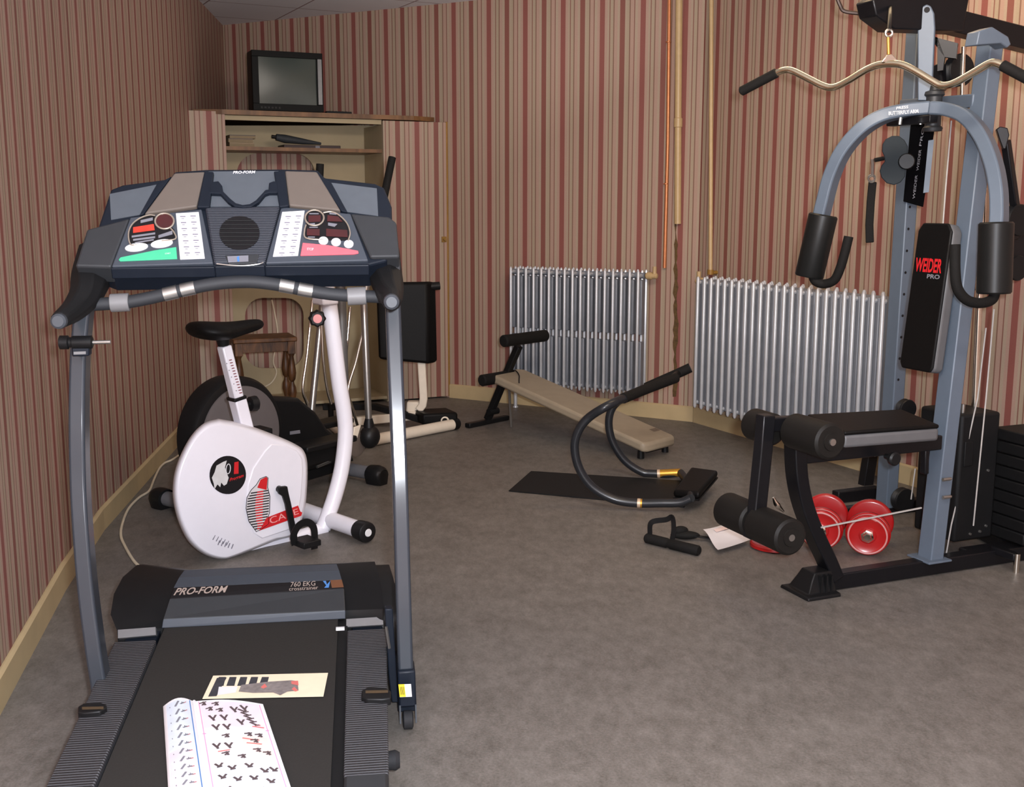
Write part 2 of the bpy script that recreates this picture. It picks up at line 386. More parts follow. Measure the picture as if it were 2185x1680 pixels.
# ------------------------------------------------------------------ radiators
def radiator(label, px_tl, px_tr, n, pl, adir, gapmid, depth, z0, ends):
    fr = depth+.05
    a = pl.at(*px_tl, fr); b = pl.at(*px_tr, fr); ztop = (a.z+b.z)/2
    t = thing('radiator', label, 'radiator', V((a.x, a.y, 0)).lerp(V((b.x, b.y, 0)), .5), 'silver column radiators under the pipes')
    up = V((0, 0, 1)); nrm = pl.n
    mx = z0+(ztop-z0)*.46
    pitch = (b-a).length/n
    for i in range(n+1):
        c = V((a.x, a.y, 0)).lerp(V((b.x, b.y, 0)), i/n)
        mb = MB(); w = pitch*.17
        mb.tube([c+up*(z0+.0), c+up*(z0+.012), c+up*(ztop-.012), c+up*ztop], [w*.5, w, w, w*.5], 10, up=nrm)
        # rear columns
        for k in (.5, 1.):
            q = c-nrm*depth*k
            mb.tube([q+up*z0, q+up*(z0+.012), q+up*(ztop-.012), q+up*ztop], [w*.5, w, w, w*.5], 8, up=nrm)
        # hubs top and bottom and web
        for zz in ((z0+.035, ztop-.035)):
            mb.tube([c+up*zz-nrm*.0, c+up*zz-nrm*depth], .012, 8)
        o = mb.build('section', M_silver, t)
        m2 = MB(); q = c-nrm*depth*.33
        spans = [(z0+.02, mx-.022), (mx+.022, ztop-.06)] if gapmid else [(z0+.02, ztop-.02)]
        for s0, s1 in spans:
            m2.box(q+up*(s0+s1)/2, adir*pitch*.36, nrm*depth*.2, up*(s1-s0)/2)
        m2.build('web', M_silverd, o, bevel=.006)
    for zz in (z0+.035, ztop-.035):
        mb = MB(); e0 = V((a.x, a.y, zz))-nrm*depth*.5-adir*.02; e1 = V((b.x, b.y, zz))-nrm*depth*.5+adir*.02
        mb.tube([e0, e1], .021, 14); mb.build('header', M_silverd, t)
    for q in ((a,) if gapmid else ()):
        mb = MB(); f = V((q.x, q.y, 0))-nrm*depth*.5; mb.tube([f+up*(z0+.02), f+up*.002], [.014, .012], 10); mb.lathe(f, (0, 0, 1), [(0, .02), (.008, .018)], 14); mb.build('foot', M_silver, t)
    for f in (.15, .85):
        q = V((a.x, a.y, z0+.12)).lerp(V((b.x, b.y, z0+.12)), f)-nrm*depth; mb = MB(); mb.tube([q, q-nrm*(.048)], .01, 8); mb.build('wall_bracket', M_silverd, t)
    side, zz = ends
    q = V((b.x, b.y, ztop-.035)) if side > 0 else V((a.x, a.y, ztop-.035))
    q = q-nrm*depth*.5+adir*side*.025
    mb = MB(); mb.lathe(q, adir*side, [(0, .016), (.01, .024), (.04, .024), (.045, .018), (.075, .018), (.08, .012)], 16)
    mb.tube([q+adir*side*.06, q+adir*side*.06+up*.06], .013, 10)
    mb.build('valve', M_pipe, t)
    return t
radiator('silver column radiator behind the sit-up bench, left of the corner pipes', (1090, 569), (1362, 578), 16, PB, BA, True, .13, .17, (1, 0))
radiator('silver column radiator right of the corner pipes, behind the multi-gym', (1490, 591), (1885, 628), 23, PR, RA, False, .13, .15, (-1, 0))

# ------------------------------------------------------------------ corner cupboard
A0 = V((-2.1, 7.38, 0)); B0 = V((-.47, 8.125, 0)); CA = (B0-A0).normalized(); CN = V((CA.y, -CA.x, 0)); PC = Pl(A0, CN)
cup = thing('corner_cupboard', 'corner cupboard covered in striped wallpaper with an open shelf niche below the television', 'cupboard', (A0+B0)/2)
up = V((0, 0, 1))
def cx(px, y=420): q = PC.at(px, y); return V((q.x, q.y, 0))
ZT = 2.0
cuv = lambda co: ((co-A0).dot(CA), co.z)
def cpanel(name, p, q, z0, z1, m, th=.02, par=cup, bev=.002, back=0., uv=True):
    mb = MB(); mb.prism([p-CN*back+up*z0, q-CN*back+up*z0, q-CN*back+up*z1, p-CN*back+up*z1], -CN*th)
    return mb.build(name, m, par, bevel=bev, smooth=False, uvf=cuv if uv else None)
xl, xo, xr, xe = cx(392), cx(487), cx(820), cx(953)
cpanel('side_panel', xl+CA*.022, xo, 0, ZT-.01, WP)
cpanel('side_shadow_strip', xl, xl+CA*.022, 0, ZT-.012, mat('painted_shadow_brown', (44, 28, 18), .7), back=.004, uv=False)  # dark strip painted as the shadow line at the panel's left side
dr = cpanel('door', xr, xe, .01, ZT-.035, WP)
mb = MB(); mb.prism([xe+up*.01, xe+CA*.02+up*.01, xe+CA*.02+up*(ZT-.03), xe+up*(ZT-.03)], -CN*.03); mb.build('door_edge', M_brass, dr, bevel=.002)
k = PC.at(947, 511, .0); mb = MB(); mb.box(k+CN*.004, CA*.018, CN*.004, up*.02); mb.lathe(k+CN*.008, CN, [(0, .008), (.012, .007), (.016, .011), (.024, .01)], 14); mb.build('latch', M_brass, dr, bevel=.001)
# top board (L-shaped wedge reaching into the corner)
mb = MB(); mb.prism([cx(480)+CN*.015+up*(ZT-.028), cx(885)+CN*.004+up*(ZT-.028), V((-.55, 8.16, ZT-.028)), V((-2.2, 9.04, ZT-.028)), V((-2.06, 7.46, ZT-.028))], up*.03)
mb.build('top_board', M_shelfw, cup, smooth=False)
mb = MB(); mb.prism([xo-CN*.03+up*(ZT-.06), xr-CN*.03+up*(ZT-.06), xr-CN*.03+up*(ZT-.03), xo-CN*.03+up*(ZT-.03)], -CN*.02); mb.build('front_rail', M_inner, cup, smooth=False)
zs = PC.at(650, 317, -.05).z
mb = MB(); mb.prism([xo-CN*.03+up*(zs-.02), xr-CN*.03+up*(zs-.02), xr-CN*.44+up*(zs-.02), xo-CN*.44+up*(zs-.02)], up*.024); mb.build('shelf', M_shelfw, cup, smooth=False)
# recessed back board with two rounded openings, wallpaper behind it
PBK = Pl(A0-CN*.45, CN)
def bk(px, y): return PBK.at(px, y)
mb = MB()
yt, yb = 268, 872
holes = [rrect(505, 327, 672, 600, 40, 6), rrect(523, 636, 648, 786, 34, 6)]
# board as strips around the openings
def strip(poly): mb.prism(PBK.pts(poly), -CN*.02)
strip([(470, yt), (860, yt), (860, 327), (470, 327)])
strip([(672, 327), (860, 327), (860, yb), (672, yb)])
strip([(470, 327), (505, 327), (505, 600), (470, 600)]); strip([(470, 600), (672, 600), (672, 636), (470, 636)])
strip([(470, 636), (523, 636), (523, 786), (470, 786)]); strip([(648, 636), (672, 636), (672, 786), (648, 786)]); strip([(470, 786), (672, 786), (672, yb), (470, yb)])
for (x0, y0, x1, y1, r) in ((505, 327, 672, 600, 45), (523, 636, 648, 786, 38)):
    for cx_, cy_, sx, sy in ((x0, y0, 1, 1), (x1, y0, -1, 1), (x0, y1, 1, -1), (x1, y1, -1, -1)):
        if (y1 == 600 and cy_ == y1): continue
        arc = [(cx_+sx*r*(1-math.sin(a)), cy_+sy*r*(1-math.cos(a))) for a in [PI/2*i/7 for i in range(8)]]
        strip([(cx_, cy_)]+arc)
mb.build('back_board', M_inner, cup, smooth=False)
mb = MB(); mb.poly(Pl(A0-CN*.52, CN).pts([(440, 268), (880, 268), (880, 880), (440, 880)])); mb.build('niche_lining', WP, cup, smooth=False, uvf=lambda co: ((co-A0).dot(CA)*1.0, co.z))
for p in (xo, xr):
    mb = MB(); mb.prism([p-CN*.02+up*.0, p-CN*.44+up*.0, p-CN*.44+up*(ZT-.06), p-CN*.02+up*(ZT-.06)], CA*(.012 if p is xr else -.012)); mb.build('niche_side', M_inner, cup, smooth=False)
mb = MB(); mb.prism([xo-CN*.02+up*.02, xr-CN*.02+up*.02, xr-CN*.44+up*.02, xo-CN*.44+up*.02], up*.02); mb.build('bottom_board', M_inner, cup, smooth=False)

# television
tz = ZT+.002
PT = Pl(A0-CN*.03, CN)
tl, tr = PT.at(541, 235), PT.at(691, 237); tl.z = tr.z = tz
th_ = PT.at(541, 106).z-tz
tw = (tr-tl).length; tc = (tl+tr)/2
tv = thing('television', 'old black tube television standing on the corner cupboard', 'television', tc)
def tp(a, z, d=0.): return tc+CA*(a-.5)*tw+up*(z*th_)-CN*d   # a,z in 0..1, d backwards
mb = MB()
rings = []
for d, sx, z0, z1 in ((.0, 1, 0.02, 1), (.12, 1, 0.02, 1), (.2, .94, .02, .95), (.4, .62, .04, .72), (.42, .58, .06, .7)):
    rings.append([tp(.5-sx/2, z0, d+.02), tp(.5+sx/2, z0, d+.02), tp(.5+sx/2, z1, d+.02), tp(.5-sx/2, z1, d+.02)])
mb.loft(rings); mb.build('casing', M_black, tv, bevel=.006)
mb = MB()
for x0, x1, z0, z1 in ((0, 1, .9, 1), (0, 1, .015, .13), (0, .09, .13, .9), (.91, 1, .13, .9)):
    mb.prism([tp(x0, z0), tp(x1, z0), tp(x1, z1), tp(x0, z1)], -CN*.022)
mb.build('bezel', mat('dark_grey_bezel', (13, 14, 14), .5, var=.05, spec=.12), tv, bevel=.002)
mb = MB(); g = []
for j in range(9):
    g.append([tp(.09+.82*i/8, .13+.77*j/8, .012-.012*(1-((i-4)/4)**2)*(1-((j-4)/4)**2)) for i in range(9)])
vs = [mb.ring(r) for r in g]
for j in range(8):
    for i in range(8): mb.face([vs[j][i], vs[j][i+1], vs[j+1][i+1], vs[j+1][i]])
mb.build('screen', M_glass, tv)
mb = MB(); mb.prism([tp(.925, .14), tp(.985, .14), tp(.985, .9), tp(.925, .9)], CN*.003); mb.build('speaker_strip', mat('grey_speaker_strip', (120, 122, 124), .35, .3), tv, bevel=.001)
mb = MB()
for i in range(6): mb.prism([tp(.1+.05*i, .05), tp(.13+.05*i, .05), tp(.13+.05*i, .08), tp(.1+.05*i, .08)], CN*.003)
mb.build('button_row', M_black, tv)
mb = MB(); mb.prism([tp(.25, 0, .05), tp(.75, 0, .05), tp(.75, 0, .3), tp(.25, 0, .3)], up*.01); mb.build('stand', M_black, tv)
rc = thing('remote_control', 'flat black remote control lying on the cupboard beside the television', 'remote control', PT.at(722, 240))
a = PT.at(697, 240); b = PT.at(751, 240); a.z = b.z = tz
mb = MB(); mb.prism([a, b, b-CN*.05, a-CN*.05], up*.016); mb.build('casing', M_blackm, rc, bevel=.003)
mb = MB()
for i in range(6): mb.prism([a.lerp(b, .1+.13*i)+up*.016-CN*.01, a.lerp(b, .17+.13*i)+up*.016-CN*.01, a.lerp(b, .17+.13*i)+up*.016-CN*.04, a.lerp(b, .1+.13*i)+up*.016-CN*.04], up*.002)
mb.build('keys', M_char, rc)
# things on the niche shelf
PS = Pl(A0-CN*.14, CN)
shz = zs+.004
def on_shelf(px, d=.0):
    q = PS.at(px, 312); return V((q.x, q.y, shz))-CN*d
for i, (x0, x1, h, dz, c, lab) in enumerate(((490, 543, .03, 0, (150, 128, 96), 'lowest magazine of the small pile at the left end of the niche shelf'),
                                       (488, 540, .026, .031, (104, 88, 80), 'middle magazine of the small pile on the niche shelf'),
                                       (491, 546, .022, .058, (70, 60, 60), 'topmost dark magazine of the small pile on the niche shelf'))):
    a, b = on_shelf(x0), on_shelf(x1)
    a += up*dz; b += up*dz
    t = thing('magazine', lab, 'magazine', (a+b)/2, 'magazines piled on the niche shelf')
    mb = MB(); mb.prism([a, b, b-CN*.2, a-CN*.2], up*h*.8); mb.build('pages', mat('yellowed_pages', (140, 122, 92), .7, var=.1), t, smooth=False)
    mb = MB(); mb.prism([a+up*h*.8+CN*.002, b+up*h*.8+CN*.002, b+up*h*.8-CN*.2, a+up*h*.8-CN*.2], up*h*.2); mb.build('cover', mat('cover_%d' % i, c, .5), t, smooth=False)
a, b = on_shelf(606), on_shelf(727)
t = thing('folder', 'flat dark folder lying on the niche shelf under the black umbrella', 'folder', (a+b)/2)
mb = MB(); mb.prism([a, b, b-CN*.18, a-CN*.18], up*.024); mb.build('folder_body', mat('dark_brown_card', (58, 42, 40), .6), t, bevel=.003)
mb = MB(); q = a.lerp(b, .55); mb.prism([q+up*.003+CN*.001, q+CA*.03+up*.003+CN*.001, q+CA*.03+up*.02+CN*.001, q+up*.02+CN*.001], -CN*.002); mb.build('spine_tag', M_greyink, t)
a, b = on_shelf(594, .06), on_shelf(690, .06)
t = thing('umbrella', 'folded black umbrella lying on the dark folder on the niche shelf', 'umbrella', (a+b)/2)
mb = MB(); mb.tube([a+up*.075, a.lerp(b, .2)+up*.065, a.lerp(b, .6)+up*.05, b+up*.038], [.022, .028, .02, .008], 10); mb.build('folded_canopy', mat('dark_slate_fabric', (44, 48, 52), .7), t)
mb = MB(); mb.tube([a-CA*.03+up*.078, a+up*.075], .012, 10); mb.build('grip', M_black, t)

# ------------------------------------------------------------------ wooden stool
sq = DP(566, 722, 7.05)
st = thing('wooden_stool', 'dark wooden stool with turned legs in front of the cupboard niche', 'stool', (sq.x, sq.y, 0))
zt = sq.z; sa = V((.93, .37, 0)); sb = V((-.37, .93, 0)); sc = V((sq.x, sq.y, 0))+sb*.13
mb = MB(); mb.box(sc+up*(zt-.014), sa*.2, sb*.14, up*.014); mb.build('seat', M_oak, st, bevel=.006)
for s_ in (-1, 1):
    mb = MB(); mb.box(sc+sb*s_*.105+up*(zt-.06), sa*.15, sb*.01, up*.032); mb.build('apron', M_oak, st, bevel=.003)
    mb = MB(); mb.box(sc+sa*s_*.165+up*(zt-.06), sa*.01, sb*.09, up*.032); mb.build('apron', M_oak, st, bevel=.003)
    mb = MB(); mb.box(sc+sa*s_*.165+up*.09, sa*.011, sb*.09, up*.016); mb.build('stretcher', M_oak, st, bevel=.003)
    for r_ in (-1, 1):
        c = sc+sa*s_*.165+sb*r_*.105; hh = zt-.028
        mb = MB(); mb.box(c+up*(hh-.04), sa*.024, sb*.024, up*.04)
        mb.lathe(c, up, [(.12, .02), (.135, .013), (.16, .017), (.2, .027), (.235, .024), (.26, .014), (.275, .012), (.29, .022), (.33, .028), (.37, .024), (hh-.1, .014), (hh-.08, .022)], 16)
        mb.box(c+up*.06, sa*.022, sb*.022, up*.06); mb.build('leg', M_oak, st, bevel=.002)
mb = MB(); mb.box(sc+up*.09, sa*.155, sb*.011, up*.015); mb.build('stretcher', M_oak, st, bevel=.003)



# ================================================================== TREADMILL
ya = math.atan((766-CX)/F); ta = V((math.sin(ya), math.cos(ya), 0)); tb = V((ta.y, -ta.x, 0)); up = V((0, 0, 1))
inc = math.radians(2.6); te = ta*math.cos(inc)+up*math.sin(inc); tn = tb.cross(te).normalized()
TD = Pl(V((-.62, 2.25, .16)), tn)
tm = thing('treadmill', 'dark grey treadmill with a wide button console, standing in the left foreground', 'treadmill', (TD.at(480, 1500).x, TD.at(480, 1500).y, 0))
def rail_pt(p, q, y):            # point on the deck plane along the line p-q (pixels) carried on to row y
    a, b = TD.at(*p), TD.at(*q); return a, b
S0 = V((-.62, 2.25, .16))
def along(p, q, s):              # the line through two deck points, at along-track coordinate s
    a, b = TD.at(*p), TD.at(*q); sa_, sb_ = (a-S0).dot(te), (b-S0).dot(te)
    return a+(b-a)*((s-sa_)/(sb_-sa_))
Ledge_o = ((194, 1475), (97, 1680)); Ledge_i = ((332, 1368), (199, 1680)); Redge_i = ((740, 1380), (733.5, 1639)); Redge_o = ((826, 1407), (830, 1680))
sF = (TD.at(735, 1345)-S0).dot(te); sB = -.46; s1 = (TD.at(735, 1645)-S0).dot(te)
M_rib = ribbed('ribbed_foot_rail', (66, 66, 70), te, .0105, .55, .8, .45)
M_belt = mat('belt_rubber', (44, 42, 40), .75, var=.1, scale=220, bump=.15)
for eo, ei, nm in ((Ledge_o, Ledge_i, 'l'), (Redge_o, Redge_i, 'r')):
    mb = MB(); q = [along(*eo, s1-.02), along(*ei, s1-.02), along(*ei, sF), along(*eo, sF)]
    mb.prism(q, -tn*.03); o = mb.build('foot_rail', M_rib, tm, bevel=.004)
    mb = MB(); q = [along(*eo, sB), along(*ei, sB), along(*ei, s1-.02), along(*eo, s1-.02)]
    mb.prism([p+tn*.002 for p in q], -tn*.06); mb.build('rear_end_cap', M_char, tm, bevel=.008)
    mb = MB(); ins = (q[1]-q[0]).normalized()*.012
    mb.prism([along(*eo, s1-.02)+ins-tn*.03, along(*ei, s1-.02)-ins-tn*.03, along(*ei, sF+.3)-ins-tn*.03, along(*eo, sF+.3)+ins-tn*.03], -tn*.055); mb.build('frame_rail', M_navy, tm, bevel=.003)
mb = MB(); g = .008*tb
mb.prism([along(*Ledge_i, sB+.05)-tn*.018, along(*Redge_i, sB+.05)-tn*.018, along(*Redge_i, sF+.12)-tn*.018, along(*Ledge_i, sF+.12)-tn*.018], -tn*.03); mb.build('deck_board', M_blackm, tm)
mb = MB(); mb.prism([along(*Ledge_i, sB+.05)-tn*.008+tb*.006, along(*Redge_i, sB+.05)-tn*.008-tb*.028, along(*Redge_i, sF+.12)-tn*.008-tb*.028, along(*Ledge_i, sF+.12)-tn*.008+tb*.006], -tn*.006)
mb.build('walking_belt', M_belt, tm)
# oval badges on the rails
for px in ([(166, 1520), (166, 1508), (178, 1501), (215, 1499), (227, 1503), (228, 1510), (214, 1518), (180, 1522)], [(771, 1487), (772, 1473), (785, 1466), (820, 1467), (834, 1474), (834, 1490), (815, 1492), (783, 1492)]):
    mb = MB(); mb.prism(TD.pts(px, .012), -tn*.02); o = mb.build('rail_clip', M_black, tm, bevel=.003)
    mb = MB(); x0, x1, yy = px[0][0]+9, px[4][0]-6, px[2][1]+9
    mb.poly(TD.pts([(x0, yy+5), (x1, yy+4), (x1, yy-2), (x0, yy-1)], .0128)); mb.build('badge', mat('bronze_badge', (92, 76, 56), .4, .3), o)
# motor hood
def HZ(y): # height of the hood surface by row, following the curve in the photograph
    return 0
rowsC = [((345, 1341), (737, 1321), .19), ((348, 1322), (737, 1303), .215), ((362, 1278), (734, 1256), .255), ((371, 1254), (729, 1237), .272), ((393, 1218), (718, 1204), .287)]
Lo = [((250, 1347), .19), ((236, 1312), .215), ((243, 1268), .252), ((262, 1232), .268), ((292, 1206), .28)]
Ro = [((818, 1322), .19), ((818, 1300), .215), ((814, 1256), .252), ((808, 1228), .27), ((800, 1200), .285)]
def hrow(i, dz=0): 
    (lx, ly), (rx, ry), z = rowsC[i]
    return FL(lx, ly, z+dz), FL(rx, ry, z+dz)
def outer(lst, i, dz=0):
    (x, y), z = lst[i]; return FL(x, y, z+dz)
hb = []
for i in range(5):
    l, r = hrow(i, -.012 if i < 4 else -.008); lo, ro = outer(Lo, i), outer(Ro, i)
    hb.append([lo, l, r, ro])
back = [p+ta*.1-up*.03 for p in hb[-1]]; back2 = [V((p.x, p.y, .07))+ta*.04 for p in back]
fr0 = [V((p.x, p.y, .1)) for p in hb[0]]
mb = MB(); vr = [mb.ring(r) for r in [fr0]+hb+[back, back2]]
for a, b in zip(vr, vr[1:]): mb.bridge(a, b, False)
for k in (0, 3): mb.face([v[k] for v in vr])
hood = mb.build('motor_hood', M_black, tm, ang=30)
sr = [[ro+tb*k-up*(.012 if k else .002) for k in (-.006, .045)] for ro in [r[3] for r in hb]]
sr = [[sr[0][0]-up*.09, sr[0][1]-up*.09]]+sr+[[q+ta*.1-up*.03 for q in sr[-1]], [V((q.x, q.y, .07))+ta*.14 for q in sr[-1]]]
mb = MB(); rr_ = [mb.ring(q) for q in sr]
for a, b in zip(rr_, rr_[1:]): mb.bridge(a, b, False)
mb.face([q[1] for q in rr_]); mb.face([q[0] for q in rr_]); mb.face(rr_[0]+rr_[-1][::-1]); mb.build('hood_side', M_black, hood)
def hband(i, j, name, m, dz=.002, t0=0., t1=1., f0=0., f1=1., par=None):
    la, ra = hrow(i, dz); lb, rb = hrow(j, dz)
    A_, B_ = la.lerp(lb, f0), ra.lerp(rb, f0); C_, D_ = la.lerp(lb, f1), ra.lerp(rb, f1)
    q = [A_.lerp(B_, t0), A_.lerp(B_, t1), C_.lerp(D_, t1), C_.lerp(D_, t0)]
    nv = (q[1]-q[0]).cross(q[3]-q[0]).normalized()
    mb = MB(); mb.prism(q, -nv*.02); return mb.build(name, m, par or hood, bevel=.002, smooth=False), q, nv
hband(0, 1, 'front_lip', M_slate)
hband(1, 2, 'centre_panel', M_char)
ls, lq, lnv = hband(2, 3, 'logo_strip', M_ink)
mb = MB(); l3, r3 = hrow(3, .002); l4, r4 = hrow(4, .002)
mid = [(l3.lerp(l4, .5)+up*.004), (r3.lerp(r4, .5)+up*.004)]
for q in ([l3, r3, mid[1], mid[0]], [mid[0], mid[1], r4, l4]): mb.prism(q, -up*.012)
mb.build('upper_panel', M_slate, hood, smooth=False)
def qq(q, a0, a1, b0, b1, off): 
    f = lambda a, b: q[0].lerp(q[1], a).lerp(q[3].lerp(q[2], a), b)+lnv*off
    return [f(a0, b0), f(a1, b0), f(a1, b1), f(a0, b1)]
M_lettering = mat('silver_lettering', (176, 160, 150), .4, .2)
text('lettering', 'PRO-FORM', M_lettering, hood, qq(lq, .015, .32, .25, .9, .0012), shear=.25, bold=.02)
text('lettering', '760 EKG', M_lettering, hood, qq(lq, .69, .84, .45, .95, .0012), shear=.2)
text('lettering', 'crosstrainer', M_lettering, hood, qq(lq, .68, .85, .05, .4, .0012))
mb = MB(); q = qq(lq, .885, .93, .15, .9, .0012); mb.poly([q[0], q[1].lerp(q[0], .4), q[2]]); mb.poly([q[3], q[2].lerp(q[3], .6), q[0].lerp(q[1], .5)]); mb.build('emblem', M_blue, hood)
mb = MB(); q = qq(lq, .93, 1., .1, .95, .0012); mb.poly(q); mb.build('end_badge', mat('copper_badge', (120, 80, 56), .4, .4), hood)
for px, z in (([(252, 1364), (333, 1357), (332, 1340), (252, 1346)], .19), ([(739, 1340), (818, 1335), (817, 1318), (739, 1323)], .19)):
    mb = MB(); q = [FL(px[0][0], px[0][1], z-.014), FL(px[1][0], px[1][1], z-.014), FL(px[2][0], px[2][1], z), FL(px[3][0], px[3][1], z)]
    mb.prism([p+up*.003-ta*.002 for p in q], ta*.02-up*.012); mb.build('hood_trim', M_greym, hood, smooth=False)
mb = MB(); q = TD.at(726, 1342, .012); mb.box(q, tb*.012, te*.004, up*.004); mb.build('hood_clip', M_btn, hood)
# base frame and uprights
baseR = FL(870, 1545); baseL = baseR-tb*.80
M_up = M_gun
YTAB = [(640, 3.062), (750, 3.032), (850, 3.003), (950, 2.973), (1050, 2.947), (1192, 2.918), (1330, 2.89), (1500, 2.873)]
def YR(y):
    if y <= YTAB[0][0]: return YTAB[0][1]
    for (y0, v0), (y1, v1) in zip(YTAB, YTAB[1:]):
        if y <= y1: return v0+(v1-v0)*(y-y0)/(y1-y0)
    return YTAB[-1][1]
pr = [(835, 600), (838, 648), (843, 780), (849, 916), (854, 1050), (858, 1192), (862, 1330), (865, 1424)]
mb = MB(); mb.tube(spline([DP(x, y, YR(y)) for x, y in pr], 5), 1., prof=rect(.041, .065), up=-ta.cross(tb)*0+ta); mb.build('upright', M_up, tm, bevel=.007, seg=3)
def YL(y): return YR(y-40 if y > 900 else y)-.105
pl_ = [(186, 615), (181, 655), (176, 700), (171, 770), (169, 900), (171, 1020), (177, 1130), (188, 1260), (204, 1385), (216, 1465)]
mb = MB(); mb.tube(spline([DP(x, y, YL(y)) for x, y in pl_]+[baseL+up*.1], 5), 1., prof=rect(.041, .065), up=ta); mb.build('upright', M_up, tm, bevel=.007, seg=3)
# foot of the right upright: socket, sticker, wheel; the left one is the same behind the deck
for base, vis in ((baseR, True), (baseL, False)):
    top = DP(866, 1421, 2.875) if vis else base+up*.1
    mb = MB(); bx = base+ta*.0
    mb.tube([top+up*.0, bx+up*.065], 1., prof=rect(.047, .072), up=ta); foot = mb.build('upright_foot', M_navy, tm, bevel=.005)
    c = bx+up*.026-ta*.03
    mb = MB(); mb.lathe(c-tb*.014, tb, [(0, .018), (.003, .025), (.025, .025), (.028, .018)], 20); wl = mb.build('wheel', M_rubber, foot)
    for s_ in (-1, 1):
        mb = MB(); mb.prism([c+tb*s_*.019+ta*.035+up*.05, c+tb*s_*.019-ta*.006+up*.045, c+tb*s_*.019-ta*.014-up*.004, c+tb*s_*.019+ta*.01-up*.012], tb*s_*.004); mb.build('wheel_fork', M_gun, foot)
    mb = MB(); mb.tube([bx+up*.05+ta*.02, bx+up*.05+ta*.95], 1., prof=rect(.05, .05)); mb.build('base_leg', M_navy, tm, bevel=.004)
q0 = DP(851, 1487, 2.82); PF = Pl(DP(864, 1474, 2.815), -ta+up*.05)
mb = MB(); mb.prism(PF.pts([(853, 1488), (879, 1487), (877, 1460), (850, 1461)], .003), PF.n*.001); sk = mb.build('warning_sticker', M_paper, tm, smooth=False)
mb = MB(); mb.poly(PF.pts([(853, 1488), (866, 1487.5), (863, 1460.5), (850, 1461)], .0046)); mb.build('yellow_band', M_yel, sk)
mb = MB(); 
for i in range(4): mb.poly(PF.pts([(855+i*2.4, 1483), (856+i*2.4, 1483), (854.4+i*2.4, 1466), (853.4+i*2.4, 1466)], .005))
mb.build('fine_print', M_ink, sk)
mb = MB(); mb.tube([baseR+up*.05+ta*.93+tb*.0, baseL+up*.05+ta*.93], 1., prof=rect(.05, .05)); mb.build('base_crossbar', M_navy, tm, bevel=.004)
# pivot bracket and bolt hardware between deck and right upright
PV = Pl(DP(834, 1380, 2.93), -ta)
mb = MB(); mb.prism(PV.pts([(821, 1300), (838, 1300), (846, 1440), (850, 1500), (836, 1500), (829, 1440)]), ta*.03); mb.build('pivot_bracket', M_navy, tm, bevel=.003)
mb = MB(); mb.tube(PV.pts([(824, 1338), (826, 1352), (831, 1384)], .012), .004, 8); mb.build('latch_spring', M_steel, tm)
mb = MB(); q = DP(834, 1560, 2.5); mb.lathe(V((q.x, q.y, .09)), tb, [(-.02, .02), (.01, .024), (.02, .018)], 18); mb.build('rear_foot', M_rubber, tm)
KS = 1.115
def DK(x, y, Y): return DP(x, y, Y*KS)
MB.S = KS
# lock pin on the left upright
PK = Pl(DK(170, 731, 2.56), -ta)
k0, k1 = PK.at(134, 731), PK.at(236, 730)
mb = MB(); mb.lathe(k0, k1-k0, [(-.008, .012), (-.006, .016), (.012, .016), (.014, .012), (.02, .012), (.022, .015), (.064, .015), (.066, .011)], 18); kn = mb.build('lock_knob', M_black, tm)
mb = MB(); mb.tube([PK.at(186, 731), k1], .0046, 12); mb.build('lock_pin', M_steel, kn)
mb = MB(); mb.prism(PK.pts([(152, 722), (190, 722), (190, 760), (154, 761)], .006), ta*.03); br = mb.build('lock_bracket', M_navy, tm, bevel=.003)
mb = MB(); mb.prism(PK.pts([(157, 751), (183, 750), (183, 756), (157, 757)], .007), ta*.002); mb.build('bracket_label', M_greym, br)

# console
cth = math.radians(48)
cdir = ta*math.cos(cth)+up*math.sin(cth); cn = tb.cross(cdir).normalized()
K0 = DK(512, 572, 2.66); KP = Pl(K0, cn); kn_ = KP.n
con = None
def cprism(name, px, m, off=0., th=.01, par=None, bev=0., smooth=False, n=2):
    mb = MB(); mb.prism(KP.pts(px, off), -kn_*th); return mb.build(name, m, par or con or tm, bevel=bev, smooth=smooth, seg=n)
hout = [(236, 574), (200, 560), (207, 490), (214, 470), (236, 404), (262, 394), (362, 381), (372, 366), (440, 361), (600, 360), (678, 362), (694, 379), (800, 391), (820, 400), (836, 440), (838, 520), (826, 556), (786, 566)]
con = cprism('console', hout, M_navy, -.004, .085, tm, .006)
# front lip edge
mb = MB(); a, b = KP.at(236, 574), KP.at(456, 574); 
lipL = KP.pts([(236, 573), (458, 570)]); lipC = KP.pts([(458, 569), (565, 567)]); lipR = KP.pts([(565, 568), (788, 566)])
for (p, q), dz, nm in ((lipL, .028, 'a'), (lipC, .03, 'b'), (lipR, .028, 'c')):
    mb = MB(); mb.prism([p+kn_*.001, q+kn_*.001, q-up*dz+ta*.012, p-up*dz+ta*.012], ta*.05+up*.01); mb.build('front_lip', M_navy, con, bevel=.003, smooth=False)
